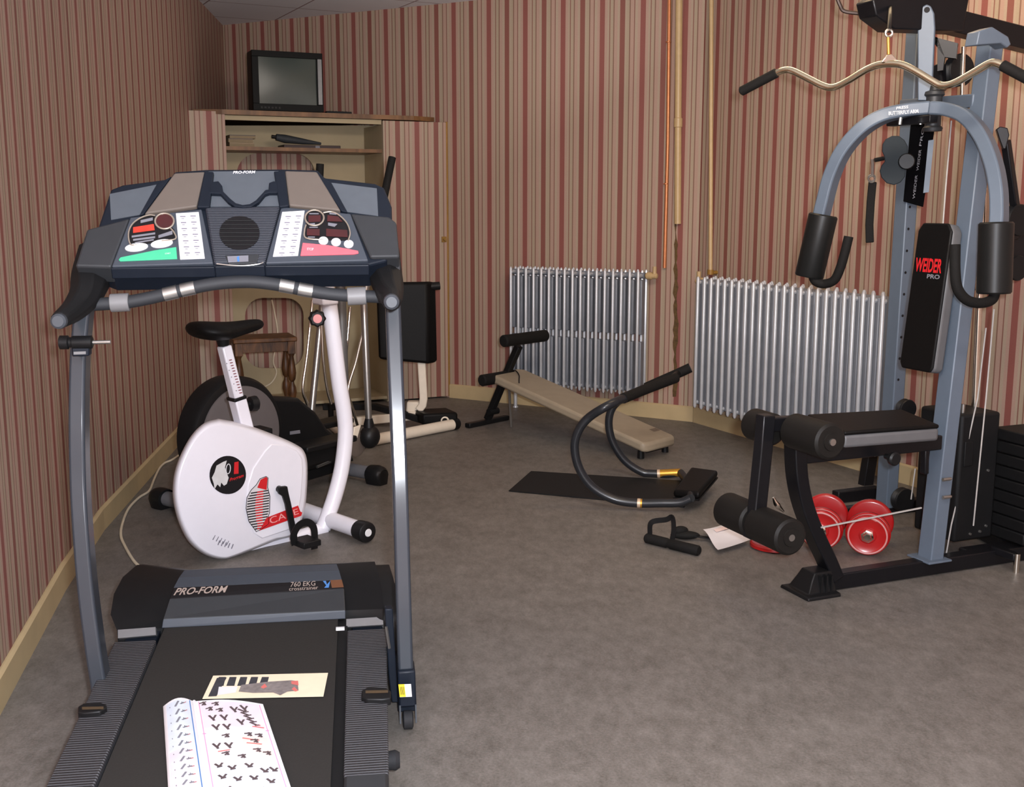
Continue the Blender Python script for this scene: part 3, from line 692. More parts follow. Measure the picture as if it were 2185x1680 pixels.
# side wings (flat tops) and taupe shells
cprism('side_wing', [(160, 568), (185, 489), (277, 465), (237, 570)], M_char, .006, .06, con, .006)
cprism('side_wing', [(748, 455), (830, 462), (846, 474), (853, 548), (790, 549)], M_char, .006, .06, con, .006)
cprism('tray', [(234, 414), (334, 394), (299, 458), (237, 469)], M_tray, -.002, .004, con)
cprism('tray', [(707, 390), (804, 402), (807, 461), (741, 452)], M_tray, -.002, .004, con)
cprism('tray_rim', [(334, 393), (366, 376), (306, 457), (297, 459)], M_navy, .004, .01, con, .002)
cprism('tray_rim', [(678, 376), (706, 389), (742, 453), (728, 450)], M_navy, .004, .01, con, .002)
cprism('top_shell', [(372, 369), (437, 366), (420, 440), (308, 456)], M_taupe, .008, .02, con, .004)
cprism('top_shell', [(608, 364), (676, 366), (727, 449), (617, 438)], M_taupe, .008, .02, con, .004)
# book rest
cprism('book_rest', [(445, 366), (594, 365), (598, 440), (437, 441)], M_tray, .0, .006, con)
for px in ([(436, 365), (456, 366), (447, 442), (420, 442)], [(584, 365), (608, 364), (617, 439), (596, 442)]):
    cprism('rest_side', px, M_navy, .012, .02, con, .003)
lip = [(446, 400), (452, 388), (466, 386), (474, 396), (476, 408), (492, 424), (503, 433), (518, 437), (533, 435), (546, 427), (560, 412), (566, 405), (573, 404), (574, 390), (584, 386), (592, 388), (594, 400)]
low = [(592, 411), (575, 411), (566, 414), (552, 431), (536, 441), (518, 443), (500, 440), (486, 430), (470, 413), (446, 412)]
cprism('rest_lip', lip+low, M_navy, .012, .012, con, .002)
text('lettering', 'PRO-FORM', M_btn, con, KP.pts([(497, 371), (545, 370), (545, 364), (497, 365)], .0025), shear=.2, bold=.03)
# loudspeaker grille and fan
M_grille = ribbed('grille_plastic', (52, 56, 66), cdir, .006, .45, .6, .55)
sp = cprism('speaker_grille', [(437, 441), (598, 439), (566, 560), (456, 562)], M_grille, .009, .03, con, .006)
ci = cprism('fan_opening', circ(511, 497, 43, 36, 32), M_ink, .0105, .003, con)
for i in range(7):
    yy = 471+i*8.6; hw = math.sqrt(max(0, 1-((yy-497)/36)**2))*43
    mb = MB(); mb.tube(KP.pts([(511-hw, yy), (511+hw, yy)], .0115), .0016, 6); mb.build('louver', M_blackm, ci)
lb = cprism('name_plate', [(480, 545), (553, 542), (548, 562), (488, 564)], M_char, .011, .004, con, .002)
cprism('name_plate_face', [(485, 547), (530, 545), (530, 558), (487, 560)], M_greyink, .012, .001, con)
cprism('emblem', [(505, 549), (510, 546), (511, 557), (507, 559)], M_blue, .0128, .0005, con)
mb = MB(); mb.tube(spline(KP.pts([(462, 563), (490, 566), (520, 567), (550, 564), (562, 560)], .012), 5), .0016, 6); mb.build('chrome_line', M_steel, con)
# button fields
bl = cprism('button_panel', [(278, 464), (430, 446), (455, 562), (238, 569)], M_slate, .005, .012, con, .003)
brp = cprism('button_panel', [(600, 441), (748, 456), (786, 556), (567, 562)], M_slate, .005, .012, con, .003)
def b(name, px, m, par, off=.008, th=.004, bev=.001): return cprism(name, px, m, off, th, par, bev)
kl = b('keypad', [(375, 455), (424, 452), (437, 551), (384, 553)], M_btn, bl); kr = b('keypad', [(602, 452), (650, 449), (636, 545), (582, 547)], M_btn, brp)
for kp, x0, xs, sk_ in ((kl, 381, 22, 1.3), (kr, 606, 22, -1.9)):
    mb = MB()
    for r_ in range(7):
        for c_ in range(2):
            x = x0+c_*xs+r_*sk_*1.2; y = 461+r_*13-(c_*1)
            mb.poly(KP.pts(rrect(x+3, y, x+15, y+2.2, 1), .0086)); mb.poly(KP.pts(rrect(x+6, y+5, x+12, y+6.3, .5), .0086))
    mb.build('key_print', mat('pale_print', (128, 122, 138), .6), kp)
for px, nm in ((circ(291, 527, 25, 8.5, 20, -.12), 0), (circ(345, 519, 24, 8.5, 20, -.14), 0)):
    b('oval_button', px, M_btn, bl, .009)
for x, y in ((690, 513), (717, 516), (744, 520)): b('round_button', circ(x, y, 10.5, 8.5, 20), M_btn, brp, .009)
b('start_button', [(253, 554), (257, 549), (330, 534), (376, 527), (378, 552), (256, 557)], M_green, bl)
b('stop_button', [(646, 518), (700, 523), (764, 535), (765, 540), (755, 542), (641, 545)], M_coral, brp)
text('lettering', 'START', M_btn, bl, KP.pts([(352, 543), (364, 542), (364, 539), (352, 540)], .0088)); text('lettering', 'STOP', M_btn, brp, KP.pts([(655, 534), (669, 535), (669, 529), (655, 529)], .0088))
M_ring = mat('gold_grey_ring', (164, 152, 138), .35, .4)
def ring(px, par, r=.0022, cl=True):
    mb = MB(); mb.tube(KP.pts(px, .009) if cl else spline(KP.pts(px, .009), 4), r, 6, closed=cl); mb.build('display_ring', M_ring, par)
dl = b('display', [(277, 519), (274, 500), (281, 480), (298, 466), (320, 459), (350, 466), (372, 490), (373, 512), (340, 516), (300, 522)], M_ink, bl, .007)
cr_ = circ(351, 472, 20, 16.5, 26); d2 = b('round_display', cr_, M_led, bl, .0085); ring(cr_, bl)
ring([(296, 522), (279, 522), (274, 500), (281, 480), (298, 466), (318, 459), (331, 460)], bl, .0018, False); ring([(364, 487), (372, 497), (374, 510), (345, 514)], bl, .0018, False)
for px, m in (([(284, 485), (328, 478), (330, 491), (284, 497)], M_ledr), ([(300, 470), (326, 464), (326, 470), (300, 476)], M_greyink), ([(281, 503), (331, 496), (331, 500), (281, 507)], M_greyink), ([(284, 510), (331, 504), (331, 508), (284, 514)], M_greyink), ([(338, 502), (368, 492), (368, 500), (338, 508)], M_greyink), ([(287, 517), (328, 510), (328, 513), (290, 519)], M_greyink)):
    b('display_print', px, m, dl, .0086, .0008, 0)
dr_ = b('display', [(652, 507), (650, 490), (654, 470), (672, 452), (700, 451), (722, 458), (740, 476), (747, 497), (744, 513), (690, 512)], M_ink, brp, .007)
ring([(690, 454), (706, 452), (722, 458), (740, 476), (747, 497), (743, 514)], brp, .0018, False); ring([(690, 512), (653, 508), (650, 492), (653, 480)], brp, .0018, False)
cr_ = circ(671, 465, 20, 16.5, 26); d3 = b('round_display', cr_, M_ink, brp, .0085); ring(cr_, brp)
for px in ([(658, 460), (684, 459), (684, 473), (658, 474)], [(699, 459), (722, 462), (731, 473), (698, 472)], [(655, 488), (682, 489), (682, 503), (655, 502)], [(696, 488), (741, 491), (742, 506), (696, 504)]):
    b('red_display', px, M_led, dr_, .0092, .0008, 0)
for px in ([(700, 475), (720, 478), (714, 484), (700, 481)], [(660, 455), (680, 455), (680, 457), (660, 457)], [(703, 454), (718, 456), (718, 458), (703, 457)], [(660, 484), (678, 484), (678, 486), (660, 486)], [(658, 477), (672, 476), (672, 479), (658, 480)], [(657, 505), (672, 505), (672, 507), (657, 507)]):
    b('display_print', px, M_greyink, dr_, .0095, .0008, 0)
# arms
PA = lambda x, y, Y: DK(x, y, Y)
oct_ = [(math.cos(PI/8+i*PI/4)*1.06, math.sin(PI/8+i*PI/4)*1.06) for i in range(8)]
mb = MB(); mb.tube(spline([DK(215, 545, 2.74), DK(196, 590, 2.68), DK(183, 628, 2.62), DK(158, 660, 2.55), DK(126, 684, 2.46)], 5), spline1([.052, .045, .036, .027, .0185], 5), prof=oct_, up=ta)
al = mb.build('handle_arm', M_blackm, tm, bevel=.004)
mb = MB(); mb.prism([DK(156, 568, 2.66), DK(238, 569, 2.66), DK(226, 612, 2.65), DK(196, 650, 2.63), DK(160, 668, 2.63), DK(146, 645, 2.63)], ta*.07); mb.build('arm_gusset', M_blackm, al, bevel=.01, smooth=False)
mb = MB(); e = DK(124, 686, 2.445); mb.lathe(e, ta*.9+up*-.05, [(-.004, .012), (.0, .0165), (.012, .0175)], 22); mb.build('end_cap', mat('grey_end_cap', (60, 64, 70), .5), al)
mb = MB(); mb.tube(spline([DK(815, 545, 2.84), DK(822, 585, 2.78), DK(829, 612, 2.72), DK(834, 632, 2.62), DK(836, 645, 2.52)], 5), spline1([.046, .042, .036, .028, .02], 5), prof=oct_, up=ta)
ar = mb.build('handle_arm', M_blackm, tm, bevel=.004)
mb = MB(); mb.prism([DK(787, 550, 2.76), DK(854, 549, 2.76), DK(857, 615, 2.74), DK(854, 650, 2.72), DK(822, 640, 2.72), DK(808, 612, 2.74)], ta*.07); mb.build('arm_gusset', M_char, ar, bevel=.01, smooth=False)
mb = MB(); e = DK(835.5, 645, 2.5); mb.lathe(e, ta, [(-.004, .012), (.0, .0168), (.014, .018)], 22); mb.build('end_cap', mat('grey_end_cap', (60, 64, 70), .5), ar)
# pulse grip bar
bp = [(200, 650), (232, 648), (270, 645), (310, 638), (350, 629), (400, 617), (450, 607), (500, 602), (545, 602), (600, 609), (650, 619), (700, 627), (745, 631), (790, 633), (822, 634)]
def YB(x): return 2.62+(x-200)/620*.1
sp_ = spline([DK(x, y, YB(x)) for x, y in bp], 4)
mb = MB(); mb.tube(sp_, .0152, 16); bar = mb.build('pulse_bar', mat('bar_foam', (40, 42, 46), .65), tm)
def onbar(x):
    i = min(range(len(sp_)), key=lambda k: abs((sp_[k].x/sp_[k].dot(V((0, cph, -sph))) if 0 else CX+F*sp_[k].x/((sp_[k]-CAM).dot(V((0, cph, -sph))))) - x)); return i
for x0, x1 in ((350, 379), (387, 416), (597, 627), (637, 667)):
    i, j = onbar(x0), onbar(x1); pts = sp_[i:j+1] if j > i else [sp_[i], sp_[i+1]]
    f = lambda x: DK(x, bp[0][1], 1)
    yy = lambda x: next(a[1]+(c[1]-a[1])*(x-a[0])/(c[0]-a[0]) for a, c in zip(bp, bp[1:]) if a[0] <= x <= c[0])
    mb = MB(); mb.tube([DK(x0+(x1-x0)*k/4, yy(x0+(x1-x0)*k/4), YB(x0+(x1-x0)*k/4)) for k in range(5)], .0164, 18); mb.build('pulse_sensor', M_steel, bar)
for x0, x1, y in ((236, 276, 646), (741, 781, 632)):
    mb = MB(); p, q = DK(x0, y+1, YB(x0)), DK(x1, y-1, YB(x1)); mb.tube([p, q], .0215, 20); mb.build('bar_clamp', M_greym, bar, bevel=.002)

MB.S = 1.
# leaflet and booklet on the belt
lp = Pl(S0-tn*.006, tn)
t = thing('leaflet', 'cream leaflet with pictures of bench parts lying flat on the treadmill belt', 'leaflet', lp.at(560, 1465))
mb = MB(); mb.prism(lp.pts([(455, 1443), (700, 1437), (690, 1487), (432, 1492)], .002), lp.n*.001); lf = mb.build('sheet', M_paperc, t, smooth=False)
mb = MB()
for i in range(5):
    x = 468+i*23; mb.poly(lp.pts([(x-8, 1464), (x+9, 1464), (x+14, 1445), (x-1, 1445)], .0036))
mb.poly(lp.pts([(444, 1487), (462, 1486), (484, 1446), (463, 1447)], .0035))
mb.build('dark_photos', mat('dark_print', (60, 60, 66), .6, var=.2, scale=80), lf)
mb = MB()
for px in ([(509, 1476), (515, 1462), (575, 1455), (622, 1452), (635, 1454), (637, 1474), (614, 1476), (598, 1484), (583, 1478), (540, 1479)],): mb.poly(lp.pts(px, .0042))
mb.build('machine_picture', mat('grey_print', (132, 124, 122), .6, var=.2, scale=80), lf)
mb = MB()
for px in ([(556, 1467), (565, 1459), (570, 1466), (562, 1470)], [(621, 1454), (636, 1453), (637, 1463), (622, 1460)], [(622, 1471), (628, 1466), (636, 1474), (630, 1476)]): mb.poly(lp.pts(px, .0046))
mb.build('red_accents', mat('pale_red_print', (206, 110, 104), .6), lf)
mb = MB(); mb.poly(lp.pts([(467, 1466), (507, 1465), (503, 1478), (464, 1484)], .0039)); mb.build('caption_box', M_paper, lf)
t = thing('booklet', 'open exercise booklet with rows of small drawn figures on the treadmill belt', 'booklet', lp.at(480, 1600))
def page(name, le, re, h0, h1, hb_):
    """a curved page between two pixel edges (top, bottom)"""
    mb = MB(); n = 10; rows = []
    for j in range(9):
        f = j/8; a = (le[0][0]+(le[1][0]-le[0][0])*f, le[0][1]+(le[1][1]-le[0][1])*f); c = (re[0][0]+(re[1][0]-re[0][0])*f, re[0][1]+(re[1][1]-re[0][1])*f)
        pa, pc = lp.at(a[0], a[1], h0), lp.at(c[0], c[1], h1)
        rows.append([pa.lerp(pc, i/n)+lp.n*(math.sin(PI*i/n)*hb_) for i in range(n+1)])
    vs = [mb.ring(r) for r in rows]
    for x, y in zip(vs, vs[1:]): mb.bridge(x, y, False)
    ext = bmesh.ops.extrude_face_region(mb.bm, geom=mb.bm.faces[:]); bmesh.ops.translate(mb.bm, vec=-lp.n*.004, verts=[v for v in ext['geom'] if isinstance(v, bmesh.types.BMVert)])
    o = mb.build(name, M_paper, t, ang=60)
    def at(u, v, lift=.0012):
        le_ = V((le[0][0]+(le[1][0]-le[0][0])*v, le[0][1]+(le[1][1]-le[0][1])*v, 0)); re_ = V((re[0][0]+(re[1][0]-re[0][0])*v, re[0][1]+(re[1][1]-re[0][1])*v, 0))
        return lp.at(le_.x, le_.y, h0).lerp(lp.at(re_.x, re_.y, h1), u)+lp.n*(math.sin(PI*u)*hb_+lift)
    return o, at
lpg, la = page('left_page', ((348, 1508), (361, 1720)), ((413, 1497), (448, 1720)), .006, .005, .016)
rpg, ra = page('right_page', ((415, 1497), (450, 1720)), ((561, 1503), (634, 1720)), .005, .01, .008)
def strokes(name, segs, at, w, m, par):
    mb = MB()
    for (u0, v0, u1, v1) in segs:
        a, c = at(u0, v0), at(u1, v1); d = (c-a).normalized().cross(lp.n)*w
        mb.poly([a-d, c-d, c+d, a+d])
    mb.build(name, m, par)
random.seed(11)
fig = []; redf = []
for r_ in range(11):
    v = .045+r_*.078
    fig += [(.2, v+.02, .62, v), (.38, v+.035, .5, v-.012), (.55, v+.02, .68, v+.0)]
    redf += [(.64, v+.012, .74, v-.008)]
strokes('printed_figures', fig, la, .0026, M_greyink, lpg); strokes('red_print', redf, la, .002, mat('pale_red_print', (206, 110, 104), .6), lpg)
def patch(name, cells, at, m, par):
    for (u0, v0, u1, v1) in cells:
        mb = MB(); vs = [mb.ring([at(u0+(u1-u0)*i/5, v, .0007) for i in range(6)]) for v in (v0, (v0+v1)/2, v1)]
        for p, q in zip(vs, vs[1:]): mb.bridge(p, q, False)
        mb.build(name, m, par)
patch('tinted_block', [(.1, .02, .84, .48)], la, mat('pale_blue_tint', (206, 214, 226), .7), lpg)
patch('tinted_block', [(.08, .02, .92, .262)], ra, mat('pale_rose_tint', (222, 208, 218), .7), rpg)
patch('tinted_block', [(.1, .5, .84, .97)], la, mat('pale_rose_tint', (222, 208, 218), .7), lpg)
patch('tinted_block', [(.1, .64, .9, .95)], ra, mat('pale_blue_tint', (206, 214, 226), .7), rpg)
patch('tinted_block', [(.56, .345, .9, .6)], ra, mat('pale_peach_tint', (226, 206, 200), .7), rpg)
strokes('border_line', [(.87, .01, .87, .99)], la, .0012, M_blue, lpg)
fig = []
for (u, v) in ((.22, .17), (.38, .17), (.24, .26), (.39, .26), (.6, .21), (.2, .44), (.36, .44), (.55, .09), (.7, .07)):
    fig += [(u-.05, v-.02, u, v+.018), (u+.05, v-.02, u, v+.018), (u, v+.018, u+.012, v+.034)]
for i in range(5): fig += [(.6+i*.03, .09+i*.03, .72+i*.025, .115+i*.03), (.66+i*.03, .12+i*.03, .75+i*.025, .105+i*.03)]
for (u, v) in ((.12, .03), (.3, .04), (.2, .085), (.34, .1), (.35, .35), (.66, .33), (.72, .39), (.8, .33), (.72, .48), (.84, .5), (.3, .52), (.5, .55)): fig += [(u-.06, v, u+.05, v-.012), (u, v-.015, u+.03, v+.02), (u-.02, v+.02, u+.02, v)]
for (u, v) in ((.18, .63), (.34, .66), (.2, .74), (.38, .77), (.56, .64), (.74, .68), (.86, .66), (.58, .76), (.78, .78), (.22, .86), (.48, .88), (.7, .87)): fig += [(u-.05, v-.016, u, v+.014), (u+.05, v-.02, u, v+.014), (u-.03, v+.02, u+.04, v+.012)]
fup = [s for s in fig if s[1] < .3]; fig = [s for s in fig if s[1] >= .3]
strokes('upper_figures', fup, ra, .0028, mat('dark_brown_print', (84, 70, 72), .6), rpg)
fb_ = [s for s in fig if s[1] >= .6]; fig = [s for s in fig if s[1] < .6]; fl_ = [s for s in fig if s[0] < .46]; fig = [s for s in fig if s[0] >= .46]
for k in range(2): strokes('bottom_figures', [s for s in fb_ if (s[0] < .46) == (k == 0)], ra, .0028, mat('dark_brown_print', (84, 70, 72), .6), rpg)
strokes('lower_figures', fl_, ra, .0028, mat('dark_brown_print', (84, 70, 72), .6), rpg)
strokes('lower_figures', fig, ra, .0028, mat('dark_brown_print', (84, 70, 72), .6), rpg)
strokes('border_line', [(.06, .01, .06, .97), (.94, .02, .94, .97)], ra, .001, M_pink, rpg)
strokes('divider_line', [(.04, .318, .96, .27)], ra, .0022, M_pink, rpg)
strokes('red_print', [(.74, .25, .9, .25), (.8, .235, .86, .23), (.56, .375, .78, .385), (.6, .42, .8, .42), (.2, .5, .36, .49)], ra, .0022, mat('pale_red_print', (206, 110, 104), .6), rpg)
mb = MB(); mb.tube([lp.at(414, 1497, .004), lp.at(449, 1720, .004)], .004, 8); mb.build('spine', M_paper, t)

# ================================================================== EXERCISE BIKE
be = V((.72, .69, 0)).normalized(); bn = V((be.y, -be.x, 0)); b0 = FL(697, 1132)
BP = Pl(b0, bn)                       # mid plane of the bike
bk_ = thing('exercise_bike', 'white exercise bike with a black saddle and red decals, just beyond the treadmill', 'exercise bike', b0)
def bikeY(px, m, off, name, par=bk_, th=.001, bev=0.): 
    mb = MB(); mb.prism(BP.pts(px, off), -BP.n*th); return mb.build(name, m, par, bevel=bev, smooth=bev > 0)
T_ = .09
out = [(466, 894), (500, 900), (540, 911), (595, 932), (630, 948), (648, 962), (656, 990), (655, 1046), (649, 1093), (630, 1140), (585, 1156), (500, 1189), (470, 1194), (434, 1183), (402, 1156), (380, 1112), (369, 1062), (371, 1016), (384, 974), (408, 930), (436, 903)]
sp2 = [V((x, y, 0)) for x, y in out]
osp = spline([V((x, y, 0)) for x, y in out+out[:1]], 5)[:-1]
cxp = sum(p.x for p in osp)/len(osp); cyp = sum(p.y for p in osp)/len(osp); hr = []
for off, s_ in ((T_, .9), (T_-.002, .925), (T_-.012, .958), (T_-.03, .982), (T_-.055, .996), (0., 1.), (-.05, .997), (-.085, .97), (-.1, .93), (-.104, .88)):
    hr.append(BP.pts([(cxp+(p.x-cxp)*(s_ if p.x < 600 else max(s_, 1-(1-s_)*.35)), cyp+(p.y-cyp)*(s_*.4+.6 if p.y > 1100 else s_)) for p in osp], off))
mb = MB(); mb.loft(hr); shell = mb.build('housing', M_white, bk_, ang=75)
mb = MB(); mb.prism(BP.pts([(566, 962), (580, 948), (608, 950), (634, 962), (645, 978), (647, 1005), (643, 1060), (637, 1098), (626, 1128), (560, 1150), (541, 1138), (531, 1110), (526, 1075), (529, 1035), (540, 1000)], T_+.004), -BP.n*.008); mb.build('side_cover', M_white, shell, bevel=.004)
# round logo disc
def dec(name, px, m, off, par=shell): 
    mb = MB(); mb.poly(BP.pts(px, T_+off)); return mb.build(name, m, par, smooth=False)
dsc = dec('round_decal', circ(486, 1014, 39, 41, 36, .1), M_ink, .0015)
dec('decal_print', [(458, 1008), (462, 994), (476, 986), (484, 983), (480, 998), (484, 1010), (488, 1020), (484, 1033), (478, 1037), (472, 1030), (470, 1040), (464, 1034), (458, 1044), (456, 1032), (452, 1020)], mat('grey_white_print', (206, 206, 206), .5), .0025, dsc)
mb = MB(); mb.tube(BP.pts(circ(487, 1001, 4.6, 10.5, 20, .1), T_+.003), .0018, 6, closed=True); mb.build('decal_digit', M_btn, dsc)
text('decal_digit', '1', M_redink, dsc, BP.pts([(499, 1012), (509, 1011), (509, 985), (500, 987)], T_+.003), bold=.03)
text('lettering', 'Program', M_redink, dsc, BP.pts([(490, 1030), (520, 1020), (520, 1011), (490, 1021)], T_+.003), shear=.25, bold=.02)
# leaf shaped decal with stripes and brand band
leaf = [(547, 1135), (531, 1113), (525, 1085), (527, 1062), (536, 1046), (547, 1035), (555, 1022), (568, 1017), (572, 1020), (571, 1040), (576, 1060), (575, 1095), (573, 1100), (573, 1118), (560, 1128)]
lf_ = dec('striped_decal', leaf, mat('pale_grey_print', (214, 210, 212), .5), .0058)
mb = MB()
import bisect
def span(poly, y):
    xs = []
    for (x0, y0), (x1, y1) in zip(poly, poly[1:]+poly[:1]):
        if (y0-y)*(y1-y) < 0: xs.append(x0+(x1-x0)*(y-y0)/(y1-y0))
    return (min(xs), max(xs)) if len(xs) > 1 else None
mr = MB()
for i in range(15):
    y = 1050+i*5.6
    s_ = span(leaf, y)
    if not s_: continue
    x0, x1 = s_; x0 += 1.5; x1 -= 1.5; xm = x0+(x1-x0)*.38; xn = x0+(x1-x0)*.72; sl = -.16
    f = lambda x, d: (x, y+(x-(x0+x1)/2)*sl+d)
    mb.poly(BP.pts([f(x0, 1.3), f(xm, 1.3), f(xm, -1.3), f(x0, -1.3)], T_+.0066)); mb.poly(BP.pts([f(xn, 1.2), f(x1, 1.2), f(x1, -1.2), f(xn, -1.2)], T_+.0066))
    mr.poly(BP.pts([f(xm, 1.5), f(xn, 1.5), f(xn, -1.5), f(xm, -1.5)], T_+.0066))
mb.build('dark_stripes', M_ink, lf_); mr.build('red_stripes', M_redink, lf_)
dec('red_tip', [(549, 1041), (556, 1024), (568, 1018), (571, 1021), (569, 1046)], M_redink, .0068, lf_)
band = dec('brand_band', [(555, 1130), (569, 1105), (636, 1079), (641, 1092), (645, 1094), (643, 1101), (553, 1133)], M_redink, .0072)
mb = MB(); mb.tube(BP.pts(leaf, T_+.0068), .0014, 5, closed=True); mb.build('outline', M_ink, lf_)
text('lettering', 'CARE', mat('pale_red_lettering', (236, 160, 158), .5), band, BP.pts([(577, 1119), (638, 1097), (635, 1085), (574, 1105)], T_+.0082), shear=.0)
mb = MB()
for i in range(5):
    x, y = 456+i*7.2, 1147+i*1.5
    mb.poly(BP.pts([(x-3, y+5+i*1.5), (x-1, y+6+i*1.5), (x+4, y-4+i*1.5), (x+3, y-5+i*1.5)], T_+.001)); mb.poly(BP.pts([(x+8, y+16+i*.5), (x+10, y+17+i*.5), (x+14, y+7+i*.5), (x+12, y+6+i*.5)], T_+.001))
mb.build('vent_slots', mat('vent_shadow', (120, 118, 130), .7), shell)
# frame
mb = MB(); mb.tube(spline(BP.pts([(690, 575), (696, 610), (704, 660), (714, 740), (724, 820), (734, 880), (737, 930), (729, 1000), (714, 1060), (697, 1108), (689, 1128)]), 6), .0335, 20); tube_ = mb.build('front_tube', M_white, bk_)
mb = MB(); mb.tube([BP.at(500, 1178)-up*.005, BP.at(560, 1170)-up*.005, BP.at(693, 1128)], .03, 16); mb.build('bottom_tube', M_white, bk_)
kz = .048
nc = FL(800, 1146, kz)
ax0 = V((b0.x, b0.y, kz))+be*.012
mb = MB(); mb.cyl(ax0-bn*.24, ax0+bn*.24, .036, 22); sb_ = mb.build('front_stabilizer', M_white, bk_)
for s_ in (-1, 1):
    mb = MB(); mb.lathe(ax0+bn*s_*.22, bn*s_, [(0, .041), (.05, .0445), (.062, .042), (.066, .036)], 24); cp = mb.build('end_cap', M_black, sb_)
    mb = MB(); mb.lathe(ax0+bn*s_*.287, bn*s_, [(0, .017), (.003, .015)], 20); mb.build('cap_disc', M_btn, sb_)
rr = BP.at(440, 1190); ax1 = V((rr.x, rr.y, kz))
mb = MB(); mb.cyl(ax1-bn*.06+be*.12, ax1+bn*.05+be*.12, .03, 18); mb.build('rear_stabilizer', M_white, bk_)
mb = MB(); mb.lathe(BP.at(717, 1118, .0)+up*.01, up, [(0, .006), (.02, .006), (.024, .004)], 10); mb.build('bolt', M_steel, sb_)
# seat post and saddle
mb = MB(); mb.tube([BP.at(525, 925), BP.at(505, 847)], 1., prof=rect(.052, .062), up=bn); mb.build('post_sleeve', M_white, bk_, bevel=.006)
mb = MB(); mb.tube([BP.at(507, 856), BP.at(478, 738)], 1., prof=rect(.042, .05), up=bn); sp0 = mb.build('seat_post', M_white, bk_, bevel=.006)
mb = MB(); mb.tube([BP.at(505.5, 853), BP.at(504, 846)], 1., prof=rect(.056, .066), up=bn); mb.build('sleeve_collar', M_black, bk_, bevel=.003)
mb = MB()
for i in range(13):
    f = i/12; x, y = 490+(512-490)*f, 768+(838-768)*f
    mb.poly(BP.pts([(x-1, y+2.2), (x+5, y+1), (x+4.6, y-1), (x-1.4, y+.2)], .0262))
mb.build('height_scale', mat('dark_red_print', (126, 60, 66), .5), sp0)
mb = MB()
for i in range(5):
    f = i/4; x, y = 484+(504-484)*f, 776+(834-776)*f; mb.poly(BP.pts([(x-1, y+1), (x+1, y+1), (x+1, y-1), (x-1, y-1)], .0262))
mb.build('height_marks', M_greyink, sp0)
k = BP.at(537, 862); mb = MB(); mb.lathe(k-be*.03, be, [(0, .012), (.02, .012), (.022, .03), (.05, .032), (.056, .024)], 10); mb.build('height_knob', M_black, bk_)
sd = BP.at(474, 704)
rows = []
for t_, w, h, dz in ((-.13, .04, .03, .012), (-.12, .09, .07, .008), (-.06, .12, .08, -.002), (0, .1, .078, -.008), (.05, .068, .066, -.004), (.1, .05, .058, .002), (.155, .04, .05, .008), (.18, .026, .03, .012)):
    rows.append([sd+be*t_+up*(dz+.0)+bn*(w*math.cos(a))+up*(h*.5*(math.sin(a)+.0)*(1 if math.sin(a) > 0 else .9)) for a in [2*PI*k/20 for k in range(20)]])
mb = MB(); mb.loft(rows); sdl = mb.build('saddle', M_vinyl, bk_, ang=70, sub=1)
mb = MB(); mb.tube([BP.at(477, 738), BP.at(474, 714)], [.022, .03], 14); mb.build('saddle_clamp', M_black, bk_)
# crank and pedal
PC_ = Pl(b0+bn*.13, bn)
mb = MB(); mb.prism([p for p in PC_.pts([(594, 1040), (614, 1038), (617, 1054), (622, 1075), (633, 1130), (636, 1150), (627, 1152), (621, 1130), (611, 1078), (605, 1060), (597, 1055)])], -bn*.018); ck = mb.build('crank_arm', M_black, bk_, bevel=.004)
mb = MB(); mb.cyl(PC_.at(605, 1047)-bn*.07, PC_.at(605, 1047)-bn*.01, .014, 14); mb.build('crank_axle', M_black, ck)
pc = PC_.at(632, 1146); pd = bn
mb = MB(); mb.box(pc+bn*.07-up*.006, bn*.05, be*.042, up*.013); pdl = mb.build('pedal', M_black, bk_, bevel=.004)
mb = MB(); c = pc+bn*.06
mb.tube(spline([c-be*.045-up*.01, c-be*.05+up*.03, c-be*.025+up*.065, c+be*.015+up*.072, c+be*.045+up*.045, c+be*.05-up*.005, c+be*.046-up*.06], 5), 1., prof=rect(.03, .004), up=bn); mb.build('pedal_strap', M_black, pdl)
PC2 = Pl(b0-bn*.13, bn)
mb = MB(); mb.tube([b0-bn*.13+up*.28-be*.17, b0-bn*.13+up*.44-be*.2], 1., prof=rect(.016, .024), up=bn); o = mb.build('crank_arm', M_black, bk_, bevel=.004)
mb = MB(); mb.box(b0-bn*.2+up*.44-be*.2, bn*.05, be*.042, up*.013); mb.build('pedal', M_black, bk_, bevel=.004)
# tension knob, handlebar and computer (mostly behind the treadmill console)
kc = BP.at(676, 679, .055); kd = (bn-be*.55).normalized()
mb = MB(); sg = []
for h, r in ((-.02, .012), (0, .026), (.006, .034), (.022, .034), (.03, .026)):
    sg.append([kc+kd*h+(kd.orthogonal().normalized()*math.cos(a)+kd.cross(kd.orthogonal().normalized())*math.sin(a))*r*(1+.07*math.cos(8*a)) for a in [2*PI*k/48 for k in range(48)]])
mb.loft(sg); kb = mb.build('tension_knob', M_black, bk_)
mb = MB(); mb.lathe(kc+kd*.03, kd, [(0, .019), (.003, .018)], 22); mb.build('knob_disc', mat('dusty_pink_disc', (214, 140, 140), .5), kb)
hb0 = BP.at(688, 560)
mb = MB(); mb.tube(spline([hb0+up*.0-bn*.2-be*.22+up*.04, hb0-bn*.2+up*.05, hb0+up*.04, hb0+bn*.2+up*.05, hb0+bn*.2-be*.22+up*.04], 6), .014, 12); mb.build('handlebar', M_black, bk_)
mb = MB(); mb.box(hb0+up*.0+be*.02, be*.05, bn*.09, up*.055); mb.build('computer', M_black, bk_, bevel=.01)
mb = MB(); mb.box(BP.at(694, 640), be*.04, bn*.042, up*.02); mb.build('tube_collar', M_white, bk_, bevel=.008)

